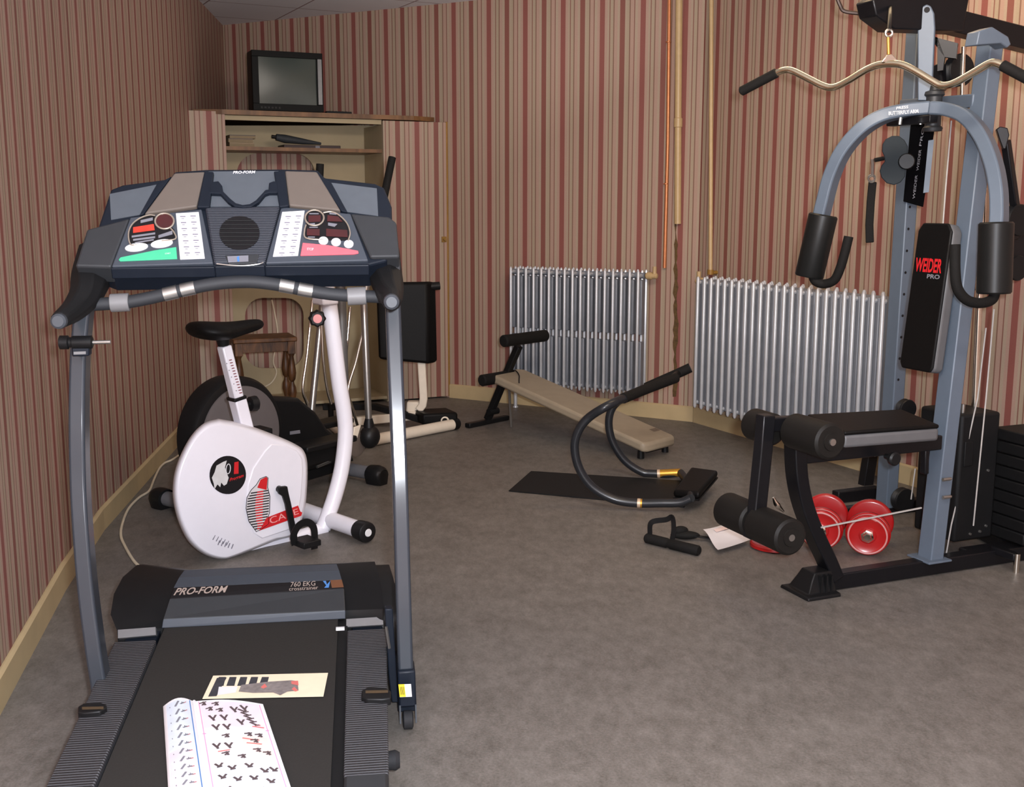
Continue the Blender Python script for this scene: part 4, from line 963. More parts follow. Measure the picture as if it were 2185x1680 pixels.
# ================================================================== ELLIPTICAL TRAINER
ee = V((.58, .815, 0)).normalized(); en = V((ee.y, -ee.x, 0)); e_r = V((-1.41, 4.93, 0)); e_f = e_r+ee*.95-V((.05, 0, 0))
EP = Pl(e_r, en)
el = thing('elliptical_trainer', 'black and grey elliptical trainer with a big flywheel, behind the white exercise bike', 'elliptical trainer', e_r)
fw = EP.at(492, 925)
mb = MB(); mb.lathe(fw-en*.075, en, [(0, .2), (.01, .25), (.03, .268), (.12, .268), (.14, .255), (.15, .225)], 56); mb.build('flywheel_ring', M_black, el)
mb = MB(); mb.lathe(fw+en*.072, en, [(0, .228), (.008, .226), (.012, .2)], 56); mb.build('flywheel_disc', mat('warm_grey_plastic', (98, 92, 92), .5, var=.03), el)
mb = MB(); mb.prism(EP.pts([(480, 1035), (500, 860), (560, 846), (640, 850), (676, 880), (700, 915), (742, 950), (742, 985), (690, 1000), (600, 1015)], .055), -EP.n*.11); mb.build('main_body', M_black, el, bevel=.02, seg=3)
mb = MB(); mb.prism(EP.pts([(619, 921), (640, 918), (641, 925), (619, 928)], .057), -EP.n*.003); mb.build('body_badge', M_greyink, el)
for c0, nm in ((e_r, 'rear_stabilizer'), (e_f, 'front_stabilizer')):
    mb = MB(); mb.cyl(c0-en*.27+up*.05, c0+en*.27+up*.05, .034, 20); s0 = mb.build(nm, mat('mid_grey_tube', (104, 104, 108), .5), el)
    for s_ in (-1, 1):
        mb = MB(); q = c0+en*s_*.235+up*.05
        mb.loft([[q+en*s_*h+ee*(r*1.1*math.cos(a))+up*(r*math.sin(a) if math.sin(a) > 0 else -.048 if math.sin(a) < -.5 else r*math.sin(a)*1.0) for a in [2*PI*k/16 for k in range(16)]] for h, r in ((0, .044), (.045, .048), (.075, .042), (.09, .03))])
        mb.build('end_cap', M_black, s0, ang=50)
mb = MB(); mb.tube([e_r+up*.06, e_f+up*.06], 1., prof=rect(.07, .05)); mb.build('base_beam', M_blackm, el, bevel=.004)
mast = EP.at(733, 960)
mb = MB(); mb.tube([EP.at(742, 975), EP.at(733, 800), EP.at(728, 640), EP.at(722, 520)], .025, 16); mb.build('mast', mat('grey_mast_paint', (112, 110, 108), .4, .3), el)
mb = MB(); mb.box(EP.at(722, 560), ee*.03, en*.12, up*.1); mb.build('display', M_black, el, bevel=.015)
# swinging handles and rods
def rodset(top, gr, mid, bot, off, sl, name='swing_handle'):
    pl = Pl(e_r+en*off, en); P_ = [pl.at(*q) for q in (top, gr, mid, bot)]
    mb = MB(); mb.tube([P_[1], P_[2], P_[3]], .017, 14); h = mb.build(name, M_steel, el)
    mb = MB(); mb.tube([P_[0], P_[1]], [.019, .0195], 14); mb.build('hand_grip', M_foam, h)
    mb = MB(); mb.tube([pl.at(*sl), P_[3], P_[3]-up*.05], [.0185, .026, .028], 14); mb.build('rod_boot', M_black, h)
    return pl, P_
plN, PN_ = rodset((837, 336), (817, 432), (776, 640), (787, 905), .22, (787, 893), )
plF, PF_ = rodset((683, 350), (681, 400), (689, 640), (664, 888), -.02, (665, 880))
q = plN.at(789, 932); mb = MB(); mb.ball(q, ee*.055, en*.05, up*.06); mb.build('pivot_joint', M_black, el)
q = plN.at(770, 950); mb = MB(); mb.lathe(q-en*.03, en, [(0, .06), (.006, .062), (.01, .05)], 28); mb.build('link_disc', mat('dull_steel_disc', (118, 106, 98), .4, .4), el)
mb = MB(); mb.prism(plN.pts([(757, 912), (771, 907), (763, 935), (750, 946), (742, 938), (754, 930)], .0), -en*.012); mb.build('link_arm', M_cream, el, bevel=.003)
for px, off in (([(667, 640), (655, 760), (646, 830), (655, 862), (664, 905)], .0), ([(776, 700), (760, 770), (743, 832), (755, 880), (765, 915)], .12), ([(686, 690), (690, 770), (698, 830), (707, 862)], .1), ([(747, 655), (740, 740), (733, 805), (730, 850)], .0)):
    pl = Pl(e_r+en*off, en); mb = MB(); mb.tube(spline(pl.pts(px), 5), .0075, 10); mb.build('chrome_rod', M_chrome, el)
mb = MB(); mb.prism(Pl(e_r+en*.2, en).pts([(560, 1000), (690, 948), (748, 960), (756, 985), (700, 985), (580, 1022)]), -EP.n*.05+up*0); mb.build('pedal_beam', M_black, el, bevel=.008)
mb = MB(); c = Pl(e_r+en*.2, en).at(690, 945); mb.box(c, ee*.17, en*.065, up*.015); mb.build('foot_plate', M_black, el, bevel=.008)
mb = MB(); c = Pl(e_r-en*.2, en).at(690, 905); mb.box(c, ee*.17, en*.065, up*.015); mb.build('foot_plate', M_black, el, bevel=.008)
mb = MB(); mb.tube(Pl(e_r+en*.1, en).pts([(676, 997), (705, 985)]), .007, 8); mb.build('adjuster_bar', M_steel, el)
mb = MB(); q = e_f+en*.04+up*.018; mb.lathe(q+V((0, 0, -.017)), up, [(0, .012), (.015, .012), (.02, .006)], 10); mb.build('levelling_foot', M_steel, el)

# ================================================================== WHITE BENCH WITH BLACK BACK PAD
wa = FL(972, 917); wb_ = FL(748, 962); wd = (wa-wb_).normalized(); wn = V((-wd.y, wd.x, 0))
wbn = thing('weight_bench', 'white framed weight bench with a tall black back pad, in front of the cupboard door', 'weight bench', (wa+wb_)/2)
mb = MB(); mb.cyl(wb_+up*.036, wa+up*.036-wd*.02, .034, 20); bt = mb.build('base_tube', M_cream, wbn)
for q, s_ in ((wa, 1), (wb_, -1)):
    mb = MB(); mb.lathe(q+up*.038-wd*s_*.03, wd*s_, [(0, .037), (.04, .0375), (.05, .03)], 18); mb.build('end_cap', M_black, bt)
Yb = 7.0
def WP_(x, y, d=0.): return DP(x, y, Yb+d)
mb = MB(); mb.tube(spline([WP_(892, 640), WP_(900, 780), WP_(904, 850)], 4)+[WP_(902, 864), WP_(893, 876)], 1., prof=rect(.05, .04), up=(0, -1, 0)); mb.build('back_post', M_cream, wbn, bevel=.006)
mb = MB(); mb.prism([WP_(800, 604, -.09), WP_(912, 602, -.05), WP_(916, 778, -.05), WP_(806, 768, -.09)], V((.05, .075, 0))); mb.build('back_pad', M_vinyl, wbn, bevel=.02, seg=3)
mb = MB(); mb.cyl(WP_(912, 612, .0), WP_(938, 610, .02), .026, 16); mb.build('pad_roller', M_black, wbn)
mb = MB(); mb.prism([WP_(868, 858), WP_(893, 858), WP_(908, 884), WP_(866, 880)], V((0, .07, 0))); mb.build('hinge_plate', M_cream, wbn, bevel=.01)
mb = MB(); mb.tube([WP_(700, 905, .1), WP_(820, 893, .05), WP_(905, 884)], 1., prof=rect(.06, .055)); mb.build('main_beam', M_cream, wbn, bevel=.006)
mb = MB(); mb.tube([WP_(690, 868, .12), WP_(800, 868, .1), WP_(865, 885), WP_(940, 908, -.08)], 1., prof=rect(.05, .04)); mb.build('folding_arm', M_blackm, wbn, bevel=.006)
mb = MB(); q = DP(928, 885, 6.98); mb.box(V((q.x, q.y, q.z-.01)), V((.11, .03, 0)), V((-.04, .09, 0)), up*.035); mb.build('seat_pad', M_vinyl, wbn, bevel=.015)
mb = MB(); mb.tube([wb_+wd*.0+up*.05, DP(700, 905, 7.1)-up*.0], .02, 10); mb.build('strut', M_cream, wbn)
q = WP_(905, 884); mb = MB(); mb.tube([q, V((q.x+.02, q.y-.03, .06))], .022, 10); mb.build('strut', M_cream, wbn)
mb = MB(); q = DP(949, 898, 6.9); mb.torus(q, (0.2, -1, 0), .022, .006, 20, 8); mb.build('latch_ring', M_cream, wbn)
q = DP(735, 848, 7.1); mb = MB(); mb.tube([DP(705, 862, 7.1), V((DP(705, 862, 7.1).x, 7.12, .0))], .018, 10); mb.build('rear_leg', M_blackm, wbn)

# ================================================================== SIT-UP BENCH
f0, f1 = FL(997, 914), FL(1082, 896); fc = (f0+f1)/2; fd = (f1-f0).normalized()
g0, g1 = FL(1372, 985), FL(1448, 966); gc = (g0+g1)/2; sx = (gc-fc).normalized(); sw = V((-sx.y, sx.x, 0))
su = thing('sit_up_bench', 'sit-up bench with a tan pad and black foam rollers before the left radiator', 'exercise bench', (fc+gc)/2)
mb = MB(); mb.tube([f0+up*.016, f1+up*.016], 1., prof=rect(.045, .03)); mb.build('foot_bar', M_black, su, bevel=.006)
SP = Pl(fc, sw)
pT = SP.at(1107, 738); pM = SP.at(1078, 805); pB = fc+up*.03
mb = MB(); mb.tube([pB, pM, pT], 1., prof=rect(.042, .042), up=sw); mb.build('post', M_black, su, bevel=.006)
mb = MB(); mb.lathe(SP.at(1052, 878)-sw*.04, sw, [(0, .022), (.08, .022)], 14); mb.build('post_hinge', M_black, su)
for c, l0, l1, r in ((SP.at(1120, 722), -.2, .2, .037), (SP.at(1083, 803), -.24, .05, .036)):
    mb = MB(); q = c; 
    mb.lathe(q+fd*l0, fd, [(0, r*.8), (.008, r), (l1-l0-.008, r), (l1-l0, r*.8)], 20); mb.build('foam_roller', M_foam, su)
# pad
zt1 = .335; hi = [SP.at(1093, 803), None]
c_hi = fc+sx*.16; c_lo = gc-sx*.02
za = SP.at(1118, 796).z; zb = .1
def padpt(f, s_, dz=0.): 
    c = c_hi.lerp(c_lo, f); return V((c.x, c.y, za+(zb-za)*f+dz))+sw*s_
mb = MB(); W_ = .15
top = [padpt(.02, -W_), padpt(1, -W_), padpt(1.015, -W_*.8), padpt(1.015, W_*.8), padpt(1, W_), padpt(.02, W_), padpt(0, W_*.7), padpt(0, -W_*.7)]
mb.prism(top, -up*.055); mb.build('pad', M_tan, su, bevel=.016, seg=3)
mb = MB(); mb.prism([padpt(.05, -W_*.5, -.055), padpt(.98, -W_*.5, -.055), padpt(.98, W_*.5, -.055), padpt(.05, W_*.5, -.055)], -up*.025); mb.build('pad_frame', M_black, su, bevel=.004)
for s_ in (-1, 1):
    q = padpt(.97, s_*W_*.75, -.06); mb = MB(); mb.tube([q, V((q.x, q.y, .003))], [.018, .02], 12); mb.build('foot', M_black, su)
q = padpt(.03, 0, -.06); mb = MB(); mb.tube([q, pM], 1., prof=rect(.04, .04), up=sw); mb.build('joint_bar', M_black, su)
mb = MB(); mb.tube([padpt(.0, W_*.2, -.06), V((padpt(.02, W_*.2).x, padpt(.02, W_*.2).y, .0))], .009, 8); mb.build('prop_leg', M_steel, su)
mb = MB(); mb.tube(spline([padpt(.02, .02, .002), padpt(.05, .03, .014), padpt(.1, 0, .008), padpt(.14, -.05, .003), padpt(.18, -.1, .003)], 5), .004, 8); mb.build('cord', M_black, su)
mb = MB(); mb.poly([padpt(.9, .07, .001), padpt(.93, .07, .001), padpt(.93, .13, .001), padpt(.9, .13, .001)]); mb.build('stamped_mark', mat('faded_print', (112, 98, 84), .6), su)

# ================================================================== AB ROLLER ON ITS MAT
m0, m1, m2_, m3 = FL(1085, 1047, .006), FL(1133, 1005, .006), FL(1495, 1028, .006), FL(1460, 1082, .006)
mt = thing('exercise_mat', 'thin black mat on the floor under the ab roller', 'mat', V((m0.x+m2_.x, m0.y+m2_.y, 0))*.5)
mb = MB(); mb.prism([m0, m1, m2_, m3], -up*.005); mb.build('mat_sheet', M_blackm, mt, bevel=.002)
a0, a1 = FL(1300, 1078, .02), FL(1480, 1086, .02); ad = (a1-a0).normalized(); an = V((-ad.y, ad.x, 0))
APn = Pl(a0, an)
ab = thing('ab_roller', 'black tubular ab roller with gold bands and a head cushion, standing on the black mat', 'ab roller', V((a0.x+a1.x, a0.y+a1.y, 0))*.5)
near = [(1474, 1064), (1450, 1073), (1410, 1074), (1360, 1074), (1310, 1066), (1264, 1040), (1236, 1000), (1226, 955), (1234, 920), (1258, 890), (1305, 862)]
sep = (FL(1400, 1012, .02)-APn.at(1400, 1074)).dot(an)
AF = Pl(a0+an*sep, an)
far = [(1452, 1009), (1410, 1013), (1375, 1010), (1335, 985), (1308, 945), (1299, 905), (1306, 872), (1330, 850), (1390, 822), (1440, 800), (1473, 785)]
nP = spline(APn.pts(near)+[Pl(a0+an*sep*.4, an).at(1370, 834), Pl(a0+an*sep*.75, an).at(1442, 807)], 5); fP = spline(AF.pts(far), 5)
lo = min(p.z for p in nP); 
for p in nP: p.z = max(p.z, .0225)
for p in fP: p.z = max(p.z, .0225)
mb = MB(); mb.tube(nP, .0205, 16); nt_ = mb.build('near_rail', mat('black_tube', (34, 36, 40), .35, var=.05, coat=.3), ab)
mb = MB(); mb.tube(fP, .0205, 16); ft_ = mb.build('far_rail', mat('black_tube', (34, 36, 40), .35), ab)
mb = MB(); mb.tube(fP[-12:], .025, 16); mb.build('hand_grip', M_foam, ft_)
mb = MB(); mb.tube(nP[-9:], .0245, 16); mb.build('hand_grip', M_foam, nt_)
mb = MB(); mb.tube([nP[-2], fP[-5]], .017, 14); mb.build('top_crossbar', M_black, ab)
for P_, par, px, pl in ((nP, nt_, (1347, 1353, 1402), APn), (fP, ft_, (1405, 1410, 1452), AF)):
    low = [p for p in P_ if p.z < .035]
    c0, c1, c2_ = [min(low, key=lambda p: abs(CX+F*p.x/((p-CAM).dot(V((0, cph, -sph))))-x)) for x in px]
    dd_ = (c2_-c0).normalized(); c1 = c0+dd_*.014
    mb = MB(); mb.tube([c0, c1], .0225, 18); mb.build('collar_ring', mat('pale_collar', (200, 176, 150), .4, .3), par)
    mb = MB(); mb.tube([c1, c1.lerp(c2_, .33), c1.lerp(c2_, .66), c2_], .0214, 18); mb.build('gold_label', M_gold, par)
hz = [(1428, 1048), (1492, 1058), (1533, 1012), (1478, 1003)]
hp = [FL(1436, 1062, .04), FL(1492, 1066, .055), FL(1532, 1018, .085), FL(1474, 1010, .07)]
mb = MB(); mb.prism(hp, up*.035); mb.build('head_cushion', M_vinyl, ab, bevel=.014, seg=3)
mb = MB(); mb.prism([p-up*.008 for p in hp], up*.008); mb.build('cushion_plate', M_black, ab)
for p in (hp[1], hp[2]):
    mb = MB(); mb.tube([p.lerp(hp[0] if p is hp[1] else hp[3], .5), V((p.lerp(hp[0], .5).x, p.lerp(hp[0], .5).y, .03)) if p is hp[1] else V((p.lerp(hp[3], .5).x, p.lerp(hp[3], .5).y, .03))], .012, 8); mb.build('cushion_stem', M_black, ab)
mb = MB(); mb.tube([nP[0], nP[0].lerp(fP[0], .5)+up*.004+ad*.02, fP[0]], .0195, 12); mb.build('base_crossbar', M_black, ab)

# ================================================================== SMALL THINGS ON THE FLOOR
q0, q1 = FL(1378, 1148, .022), FL(1492, 1176, .022); hd = (q1-q0).normalized(); hn = V((-hd.y, hd.x, 0))
hs = thing('cable_handle', 'black padded cable handle with straps lying on the floor beside the white sheet', 'exercise handle', V((q0.x+q1.x, q0.y+q1.y, 0))*.5)
mb = MB(); L_ = (q1-q0).length
mb.lathe(q0, hd, [(0, .016), (.006, .021), (L_*.4, .021), (L_*.42, .0185), (L_*.46, .0185), (L_*.48, .0215), (L_-.006, .0215), (L_, .017)], 18); mb.build('foam_grip', M_foam, hs)
s0 = q0+hd*.02+up*.018; s1_ = q0+hd*L_*.5+up*.015
mb = MB(); mb.tube(spline([s0, s0+up*.05+hn*.01, s0+up*.07+hd*.06+hn*.03, s0+up*.085+hd*.09+hn*.03, s1_+up*.045+hn*.01-hd*.0, s1_], 6), 1., prof=rect(.022, .004), up=hn); mb.build('web_strap', M_black, hs)
hs2 = thing('ankle_strap', 'black ankle strap with webbing lying behind the padded cable handle, half under the white sheet', 'ankle strap', FL(1465, 1142))
c = FL(1462, 1142, .02); d = V((.9, -.2, 0)).normalized()
mb = MB(); mb.ball(c+up*.0, d*.06, hn*.03, up*.018); mb.ball(c+up*.018-d*.02, d*.03, hn*.025, up*.02); mb.build('padded_cuff', M_foam, hs2)
mb = MB(); mb.tube(spline([c+d*.03, c+d*.09+up*.004-up*.01, c+d*.15-up*.014+hn*.01, c+d*.2-up*.016], 5), 1., prof=rect(.028, .004), up=(0, 0, 1)); mb.build('webbing', M_black, hs2)
sh = thing('paper_sheet', 'white printed sheet lying on the floor in front of the leg rollers of the multi-gym', 'paper', FL(1550, 1146))
rows = []
cs = [FL(1500, 1129, .03), FL(1546, 1119, .028), FL(1604, 1150, .03), FL(1532, 1172, .026)]
for j in range(7):
    a, c = cs[0].lerp(cs[3], j/6), cs[1].lerp(cs[2], j/6)
    rows.append([a.lerp(c, i/6)+up*(.012*(i/6-.4)**2+.006*math.sin(j)-.004) for i in range(7)])
mb = MB(); vs = [mb.ring(r) for r in rows]
for a, c in zip(vs, vs[1:]): mb.bridge(a, c, False)
ps = mb.build('sheet', M_paper, sh)
mb = MB()
for i in range(7):
    a, c = rows[2][2+i % 3]+up*.002, rows[3][3+i % 3]+up*.002
mb.poly([rows[1][2]+up*.003, rows[1][5]+up*.003, rows[2][5]+up*.003, rows[2][2]+up*.003]); mb.build('printed_area', mat('pale_print_pink', (236, 214, 210), .7), ps)
rp = thing('weight_plate', 'red weight plate lying flat on the floor beside the white sheet, under the foam roller', 'weight plate', FL(1650, 1168))
c = FL(1652, 1168)
mb = MB(); mb.lathe(c+up*.001, up, [(0, .09), (.006, .1), (.018, .1), (.024, .092), (.02, .07), (.018, .03), (.024, .022), (.024, .013)], 40); mb.build('plate_body', M_red, rp)
mb = MB(); mb.torus(c+up*.024, up, .013, .003, 20, 6); mb.build('hub_ring', M_steel, rp)
def dumbbell(pn, pf, label, rn, rf):
    d = (pf-pn); L = d.length; d.normalize()
    t = thing('dumbbell', label, 'dumbbell', V((pn.x+pf.x, pn.y+pf.y, 0))*.5, 'red dumbbells under the multi-gym')
    mb = MB(); mb.cyl(pn-d*.05, pf+d*.05, .013, 16); mb.build('bar', M_chrome, t)
    for c, s_, r in ((pn, -1, rn), (pf, 1, rf)):
        for k, rr_ in ((0, r), (1, r*.94)):
            q = c+d*s_*(k*.026-.02)
            mb = MB(); mb.lathe(q, d*s_, [(0, rr_*.9), (.002, rr_*.97), (.006, rr_), (.018, rr_), (.022, rr_*.96), (.024, rr_*.88), (.02, rr_*.8), (.02, rr_*.42), (.024, rr_*.36), (.024, .014)], 44); pl = mb.build('plate', M_red, t)
            mb = MB(); mb.torus(q+d*s_*.0235, d*s_, rr_*.9, .0035, 44, 6); mb.build('rim_line', mat('pinkish_rim', (216, 150, 146), .4), pl)
        q = c+d*s_*.034; mb = MB(); mb.lathe(q, d*s_, [(0, .026), (.008, .026), (.01, .02), (.02, .018), (.024, .013)], 6); mb.build('spin_lock', M_chrome, t)
    return t
dumbbell(FL(1852, 1139, .088), FL(1857, 1112, .094), 'red dumbbell resting beside the grey near upright of the multi-gym', .088, .094)
dumbbell(FL(1752, 1128, .088), FL(1762, 1099, .094), 'red dumbbell half hidden behind the curved black front post of the multi-gym', .088, .094)
# cords
cd_ = thing('power_cord', 'white power cord running along the floor from the treadmill to the left wall', 'cord', FL(262, 1130))
px = [(296, 1208), (284, 1195), (268, 1168), (258, 1143), (262, 1115), (275, 1085), (297, 1062), (318, 1048), (328, 1025), (340, 1000), (352, 988), (368, 981), (395, 962)]
mb = MB(); mb.tube(spline([FL(x, y, .0065) for x, y in px], 6), .0058, 8); mb.build('cable', M_cord, cd_)
cd2 = thing('power_cord', 'thin white cord hanging behind the stool inside the cupboard niche', 'cord', DP(575, 830, 7.6))
pn_ = Pl(A0-CN*.3, CN)
px = [(580, 640), (590, 690), (592, 722), (583, 770), (590, 795), (578, 818), (550, 832), (540, 838)]
mb = MB(); mb.tube(spline([pn_.at(x, y) for x, y in px], 6), .0055, 8); mb.build('cable', M_cord, cd2)

# ================================================================== MULTI-GYM
gr = V((.925, .38, 0)).normalized(); gl = V((-gr.y, gr.x, 0))      # rail direction (rearwards) and lateral (far side)
N0 = FL(1985, 1192, .06); GP = Pl(V((N0.x, N0.y, 0)), gl)           # mid plane of the near frame
gy = thing('multi_gym', 'blue-grey and black multi-gym with a lat bar, press arms and weight stack at the right', 'multi-gym', V((1.64, 4.3, 0)))
M_gfr = mat('black_painted_steel', (20, 20, 23), .38, .1, var=.06, coat=.15)
def beam(name, pts, w, h, m=M_gfr, up_=None, par=gy, bev=.005):
    mb = MB(); mb.tube(pts, 1., prof=rect(w, h), up=up_ or up); return mb.build(name, m, par, bevel=bev)
# base rail and front foot
ra = GP.at(1745, 1246); ra.z = .033; rb = N0+gr*.5; rb.z = .033
beam('base_rail', [ra, rb], .055, .06)
fcn = ra-gr*.03; fcn.z = 0
mb = MB()
rows = []
for h, l0, l1, w in ((0, -.075, .07, .085), (.012, -.072, .07, .083), (.016, -.055, .068, .06), (.06, -.03, .064, .044), (.085, -.015, .06, .038)):
    rows.append([fcn+gr*l0-gl*w+up*h, fcn+gr*l1-gl*w+up*h, fcn+gr*l1+gl*w+up*h, fcn+gr*l0+gl*w+up*h])
mb.loft(rows); ff = mb.build('front_foot', M_black, gy, bevel=.004)
mb = MB()
for k in range(3): mb.box(fcn+gr*(.0+k*.022)-gl*.052+up*.045, gr*.004, gl*.012, up*.032)
mb.build('foot_ridges', M_black, ff)
# curved front post
fpx = [(1700, 905), (1697, 955), (1701, 1020), (1714, 1080), (1737, 1140), (1763, 1195), (1778, 1232)]
fpost = spline(GP.pts(fpx), 5)
beam('front_post', fpost, .05, .072, up_=gl)
# near upright (leans back a little)
T0 = DP(2114, 84, 4.38)
u0, u1 = V((N0.x, N0.y, .055)), T0
nu = beam('near_upright', [u0, u0.lerp(u1, .5), u1], .075, .062, M_gym, gr)
mb = MB(); mb.prism([GP.at(x, y, .03) for x, y in ((2090, 66), (2118, 57), (2152, 78), (2158, 95), (2150, 102), (2136, 92), (2084, 96))], gl*.06); mb.build('top_gusset', M_gym, nu, bevel=.004)
for y in (640, 700, 760, 820, 880, 940, 1000, 1060):
    pass
mb = MB(); mb.prism([u0+gr*.05-gl*.06-up*-.004, u0-gr*.06-gl*.06+up*.004, u0-gr*.06+gl*.06+up*.004, u0+gr*.05+gl*.06+up*.004], up*.008); mb.build('base_plate', M_gym, nu, bevel=.002)
mb = MB()
for y in (1024, 1062): mb.lathe(GP.at(2012, y, .03), gr, [(0, .007), (.035, .007), (.04, .005)], 8)
mb.build('bolt', M_steel, nu)
# far upright
YF = 4.98
f0_, f1_ = DP(1890, 1088, YF), DP(1958, 60, YF+.06); f0_.z = max(f0_.z, .035)
fu = beam('far_upright', [f0_, f0_.lerp(f1_, .5), f1_], .075, .062, M_gym, gr)
mb = MB()
for i in range(9):
    q = f0_.lerp(f1_, .28+.045*i)-gl*.039-gr*.012; mb.lathe(q, -gl, [(0, .006), (.001, .006)], 8)
mb.build('adjuster_holes', M_ink, fu)
for q, d_ in ((f0_, .0),):
    a, c = V((q.x, q.y, .03))-gr*.4, V((q.x, q.y, .03))+gr*.32
    beam('far_base_rail', [a, c], .05, .055)
    beam('rear_crossmember', [rb-gr*.05, V((q.x, q.y, .033))+gr*.25], .05, .055)
# top boom between the uprights, front plate and pulley housing
YB0 = 4.62
bs = DP(1866, 6, 4.5); be_ = DP(2228, 96, 4.82)
boom = beam('top_boom', [bs, be_], .07, .088)
mb = MB(); mb.prism([bs+gr*.02+up*.04-gl*.05, bs-gr*.05+up*.0-gl*.05, bs-gr*.03-up*.055-gl*.05, bs+gr*.06-up*.1-gl*.05, bs+gr*.4-up*.09-gl*.05, bs+gr*.42+up*.04-gl*.05], gl*.1); mb.build('pulley_housing', M_gfr, boom, bevel=.006)
PF2 = Pl(DP(1970, 100, 4.55), -gr-gl*.9)
mb = MB(); px = [(1958, 215), (1958, 60), (1960, 30), (1968, 14), (1977, 9), (1986, 13), (1993, 28), (1995, 60), (1988, 215)]
mb.prism(PF2.pts(px, .03), -PF2.n*.03); tp_ = mb.build('front_plate', M_gym, gy, bevel=.004)
mb = MB(); mb.lathe(PF2.at(1978, 21, .03), PF2.n, [(0, .011), (.0015, .011)], 16); mb.build('plate_hole', M_ink, tp_)
mb = MB(); mb.prism(PF2.pts([(1990, 78), (2044, 92), (2040, 125), (2016, 122), (2012, 150), (2000, 152), (2000, 80)], -.03), -PF2.n*.03); mb.build('pulley_bracket', M_gfr, gy, bevel=.004)
q = DP(2046, 150, 4.62); mb = MB(); mb.lathe(q-gl*.02, gl, [(0, .06), (.006, .064), (.02, .052), (.034, .064), (.04, .06)], 28); mb.build('top_pulley', M_black, gy)
# wire loop at the front end of the boom
mb = MB(); mb.tube(spline([DP(1785, -8, 4.66), DP(1793, 12, 4.66), DP(1802, 24, 4.66), DP(1835, 29, 4.64), DP(1866, 34, 4.62)], 5), .008, 8); mb.build('cable_guard_rod', mat('brown_black_rod', (58, 44, 38), .4, .4), gy)
# cross member with the press arm pivot
cm0, cm1 = f0_.lerp(f1_, .845), u0.lerp(u1, .845)
beam('upper_crossmember', [DP(1930, 226, 4.93), DP(2088, 215, 4.36)], .05, .05, M_gym)
pv = DP(1992, 238, 4.5)
mb = MB(); mb.lathe(pv-up*.075, up, [(0, .035), (.012, .038), (.02, .03), (.13, .03), (.138, .038), (.15, .035), (.155, .02), (.175, .016)], 22); pvt = mb.build('arm_pivot', M_char, gy)
mb = MB(); mb.tube([pv+up*.1, DP(2003, 190, 4.6), DP(2001, 140, 4.62)], 1., prof=rect(.04, .05), up=gl); mb.build('pivot_post', M_gfr, gy, bevel=.004)
def arm(px, Ys, w, h, nm='press_arm'):
    p = spline([DP(x, y, Y) for (x, y), Y in zip(px, Ys)], 6)
    mb = MB(); mb.tube(p, 1., prof=rect(w, h), up=-gr-gl*.5); return mb.build(nm, M_gym, gy, bevel=.007), p
aL, pL = arm([(1984, 231), (1935, 236), (1886, 248), (1840, 276), (1800, 322), (1775, 375), (1760, 430), (1748, 480)], (4.43, 4.45, 4.48, 4.5, 4.53, 4.56, 4.58, 4.6), .05, .07)
aR, pR = arm([(1986, 231), (2022, 234), (2062, 250), (2096, 290), (2119, 345), (2130, 400), (2132, 450), (2130, 490)], (4.42, 4.38, 4.3, 4.22, 4.15, 4.1, 4.07, 4.05), .05, .07)
# lettering on the left arm
ltan = DP(1886, 240, 4.48)-DP(1984, 240, 4.43); LPl = Pl(DP(1925, 236, 4.41), V((ltan.y, -ltan.x, 0)))
text('lettering', 'PRESS', M_btn, aL, [LPl.at(1912, 234, .005), LPl.at(1938, 231, .005), LPl.at(1938, 225, .005), LPl.at(1913, 228, .005)], bold=.02)
text('lettering', 'BUTTERFLY ARM', M_btn, aL, [LPl.at(1896, 246, .005), LPl.at(1960, 241, .005), LPl.at(1959, 233, .005), LPl.at(1896, 238, .005)], bold=.02)
mb = MB()
for x0 in (1921, 1965): mb.tube([DP(x0+1, 251, 4.42), DP(x0-1, 266, 4.42)], .007, 8)
mb.build('pivot_bolt', M_steel, pvt)
mb = MB(); mb.box(DP(1945, 258, 4.46), (gl*.12), gr*.02, up*.014); mb.build('pivot_plate', M_gfr, pvt, bevel=.003)
# arm pads and hand grips
for a_, p0, p1, r, Y0, Y1 in ((aL, (1757, 458), (1726, 592), .058, 4.59, 4.6), (aR, (2126, 474), (2121, 627), .06, 4.06, 4.05)):
    s, e = DP(*p0, Y0), DP(*p1, Y1); d = (e-s).normalized()
    mb = MB(); mb.lathe(s, d, [(0, r*.9), (.006, r), ((e-s).length-.006, r), ((e-s).length, r*.92)], 26); mb.build('arm_pad', mat('black_roller_vinyl', (22, 23, 23), .42, var=.06, spec=.3), a_)
mb = MB(); mb.tube(spline([DP(1733, 585, 4.58), DP(1740, 600, 4.57), DP(1758, 606, 4.56), DP(1780, 598, 4.53), DP(1793, 572, 4.51), DP(1803, 538, 4.5), DP(1811, 505, 4.5)], 5), .0185, 14); mb.build('hand_grip', M_foam, aL)
mb = MB(); mb.tube(spline([DP(2124, 622, 4.04), DP(2116, 640, 4.03), DP(2092, 647, 4.0), DP(2064, 641, 3.98), DP(2044, 618, 3.97), DP(2038, 580, 3.97), DP(2038, 522, 3.98)], 5), .0185, 14); mb.build('hand_grip', M_foam, aR)
